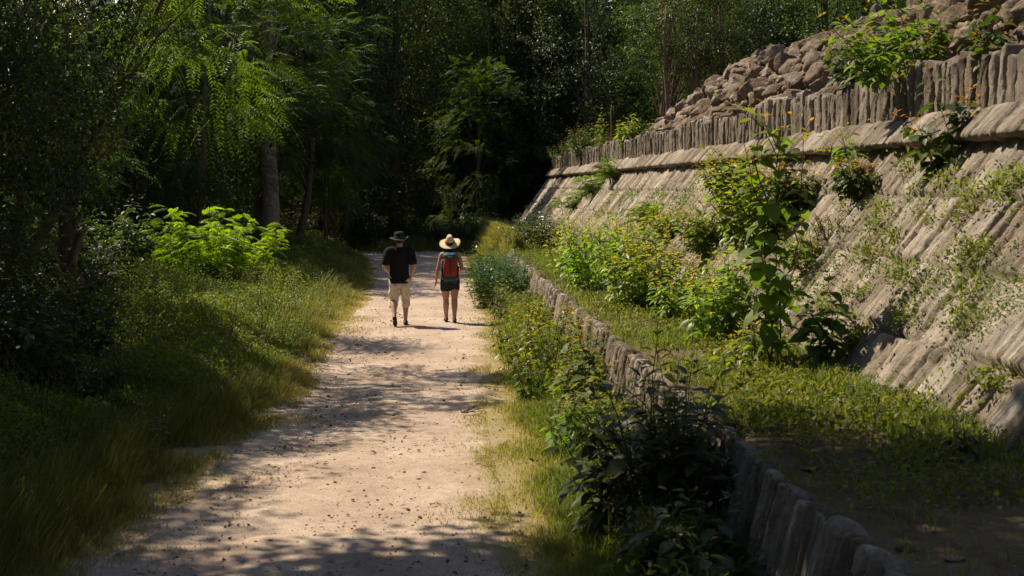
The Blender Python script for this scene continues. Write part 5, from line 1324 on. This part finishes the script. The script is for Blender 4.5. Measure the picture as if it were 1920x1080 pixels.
mb = MB(); mb.add(*tube([place(np.array([(.195 * math.cos(a), .195 * math.sin(a), -.014 + .028 * math.cos(a) ** 2 * (1 + .6 * math.cos(a)) + .010 * math.sin(3 * a) - .010)]), *HW)[0] for a in np.linspace(0, 2 * np.pi, 60)], .005, 6)); mb.build('brim_edge', M['straw'], h)

# ---------------- her backpack
pk = thing('backpack', 'red backpack with teal top worn by the woman in the straw hat', 'backpack', (WX, WY, .014))
c = MB(); c.add(*eloft([(0, -.205, .86), (0, -.222, .92), (0, -.228, 1.05), (0, -.222, 1.18), (0, -.208, 1.26)], [.118, .134, .138, .134, .115], [.075, .098, .105, .100, .080], 28, .62)); main = fuse(c, 'main_bag', M['red_nylon'], pk, .008, 2, .008, 5)
c = MB(); c.add(*eloft([(0, -.195, 1.225), (0, -.205, 1.265), (0, -.195, 1.315), (0, -.18, 1.345)], [.122, .136, .128, .09], [.085, .105, .098, .06], 28, .65)); fuse(c, 'top_lid', M['teal_nylon'], pk, .008, 2, .008, 6)
c = MB(); c.add(*eloft([(0, -.195, .80), (0, -.21, .825), (0, -.215, .885)], [.105, .128, .136], [.065, .095, .105], 28, .65)); fuse(c, 'base_panel', M['teal_nylon'], pk, .008, 2, .006, 7)
for x in (-1, 1):
    c = MB(); c.add(*eloft([(x * .135, -.19, .87), (x * .140, -.19, .98), (x * .140, -.19, 1.09)], [.024, .030, .030], [.07, .078, .08], 20, .8)); fuse(c, 'side_pocket', M['black_nylon'], pk, .008, 2, .006, 8)
    p = [(x * .075, -.15, 1.30), (x * .095, -.08, 1.345), (x * .105, .02, 1.345), (x * .115, .095, 1.27), (x * .125, .105, 1.15), (x * .14, .05, 1.02), (x * .14, -.08, .93), (x * .13, -.14, .90)]
    mb = MB(); zz = np.linspace(0, 7, 40); q = np.stack([np.interp(zz, range(8), np.array(p)[:, i]) for i in range(3)], 1); s = np.tile((x * .02, 0.0, 0.0), (40, 1))
    v = np.concatenate([q - s, q + s, q - s + (0, 0, .012), q + s + (0, 0, .012)]); f = []
    for i in range(39): f += [(i, i + 1, 41 + i, 40 + i), (80 + i, 120 + i, 121 + i, 81 + i), (i, 80 + i, 81 + i, i + 1), (40 + i, 41 + i, 121 + i, 120 + i)]
    mb.add(v, None, f); mb.build('shoulder_strap', M['black_nylon'], pk)
    mb = MB(); mb.add(*tube([(x * .15, -.20, 1.0), (x * .162, -.22, .88), (x * .16, -.21, .80), (x * .168, -.2, .74)], .006, 6)); mb.build('strap_end', M['black_nylon'], pk)
c = MB(); c.add(*eloft([(-.145, -.20, 1.06), (-.15, -.205, 1.13), (-.142, -.20, 1.21)], [.030, .034, .026], [.05, .055, .04], 20)); fuse(c, 'rolled_cloth', M['blue_cloth'], pk, .007, 2, .010, 9)
mb = MB(); mb.add(*tube([(.0, -.32, 1.285), (.0, -.333, 1.20), (.0, -.338, 1.05), (.0, -.33, .93)], .006, 6)); mb.build('zip', M['black_nylon'], main)
mb = MB(); mb.add(*tube([(-.03, -.29, 1.29), (-.035, -.325, 1.27), (0.01, -.332, 1.255), (.03, -.325, 1.275)], .005, 6)); mb.build('loop', M['thread'], pk)

# ------------------------------------------------------------------ light, sky, camera
EL, AZF = math.radians(54), math.radians(38)
Ld = np.array([-math.cos(EL) * math.cos(AZF), math.cos(EL) * math.sin(AZF), math.sin(EL)])
w = D.worlds.new('World'); SC.world = w; w.use_nodes = True
nt = w.node_tree; nt.nodes.clear(); out = nt.nodes.new('ShaderNodeOutputWorld'); bg = nt.nodes.new('ShaderNodeBackground'); sky = nt.nodes.new('ShaderNodeTexSky')
sky.sky_type = 'NISHITA'; sky.sun_disc = False; sky.sun_elevation = EL; sky.sun_rotation = math.atan2(Ld[0], Ld[1])
nt.links.new(sky.outputs[0], bg.inputs[0]); bg.inputs[1].default_value = .075; nt.links.new(bg.outputs[0], out.inputs[0])
sun = D.lights.new('sun', 'SUN'); sun.energy = 5.0; sun.angle = math.radians(.5); sun.color = (1, .87, .67)
so = D.objects.new('sun', sun); COL.objects.link(so); so.rotation_euler = Vector(Ld).to_track_quat('Z', 'Y').to_euler(); so.location = (-20, 20, 40)
cam = D.cameras.new('camera'); co = D.objects.new('camera', cam); COL.objects.link(co); SC.camera = co
cam.sensor_width = 36; cam.lens = 36 * F_PX / 1920; cam.clip_end = 600; cam.clip_start = .1
co.location = CAM; co.rotation_euler = (math.pi / 2 - TH, 0, -PS)
cam.dof.use_dof = True; cam.dof.focus_distance = 26.8; cam.dof.aperture_fstop = 4.5
SC.view_settings.view_transform = 'Standard'; SC.view_settings.look = 'None'; SC.view_settings.exposure = .66; SC.view_settings.gamma = 1
SC.render.engine = 'CYCLES'; cy = SC.cycles
cy.max_bounces = 6; cy.diffuse_bounces = 3; cy.glossy_bounces = 2; cy.transmission_bounces = 4; cy.transparent_max_bounces = 4
cy.use_denoising = True; cy.sample_clamp_indirect = 4; cy.caustics_reflective = False; cy.caustics_refractive = False
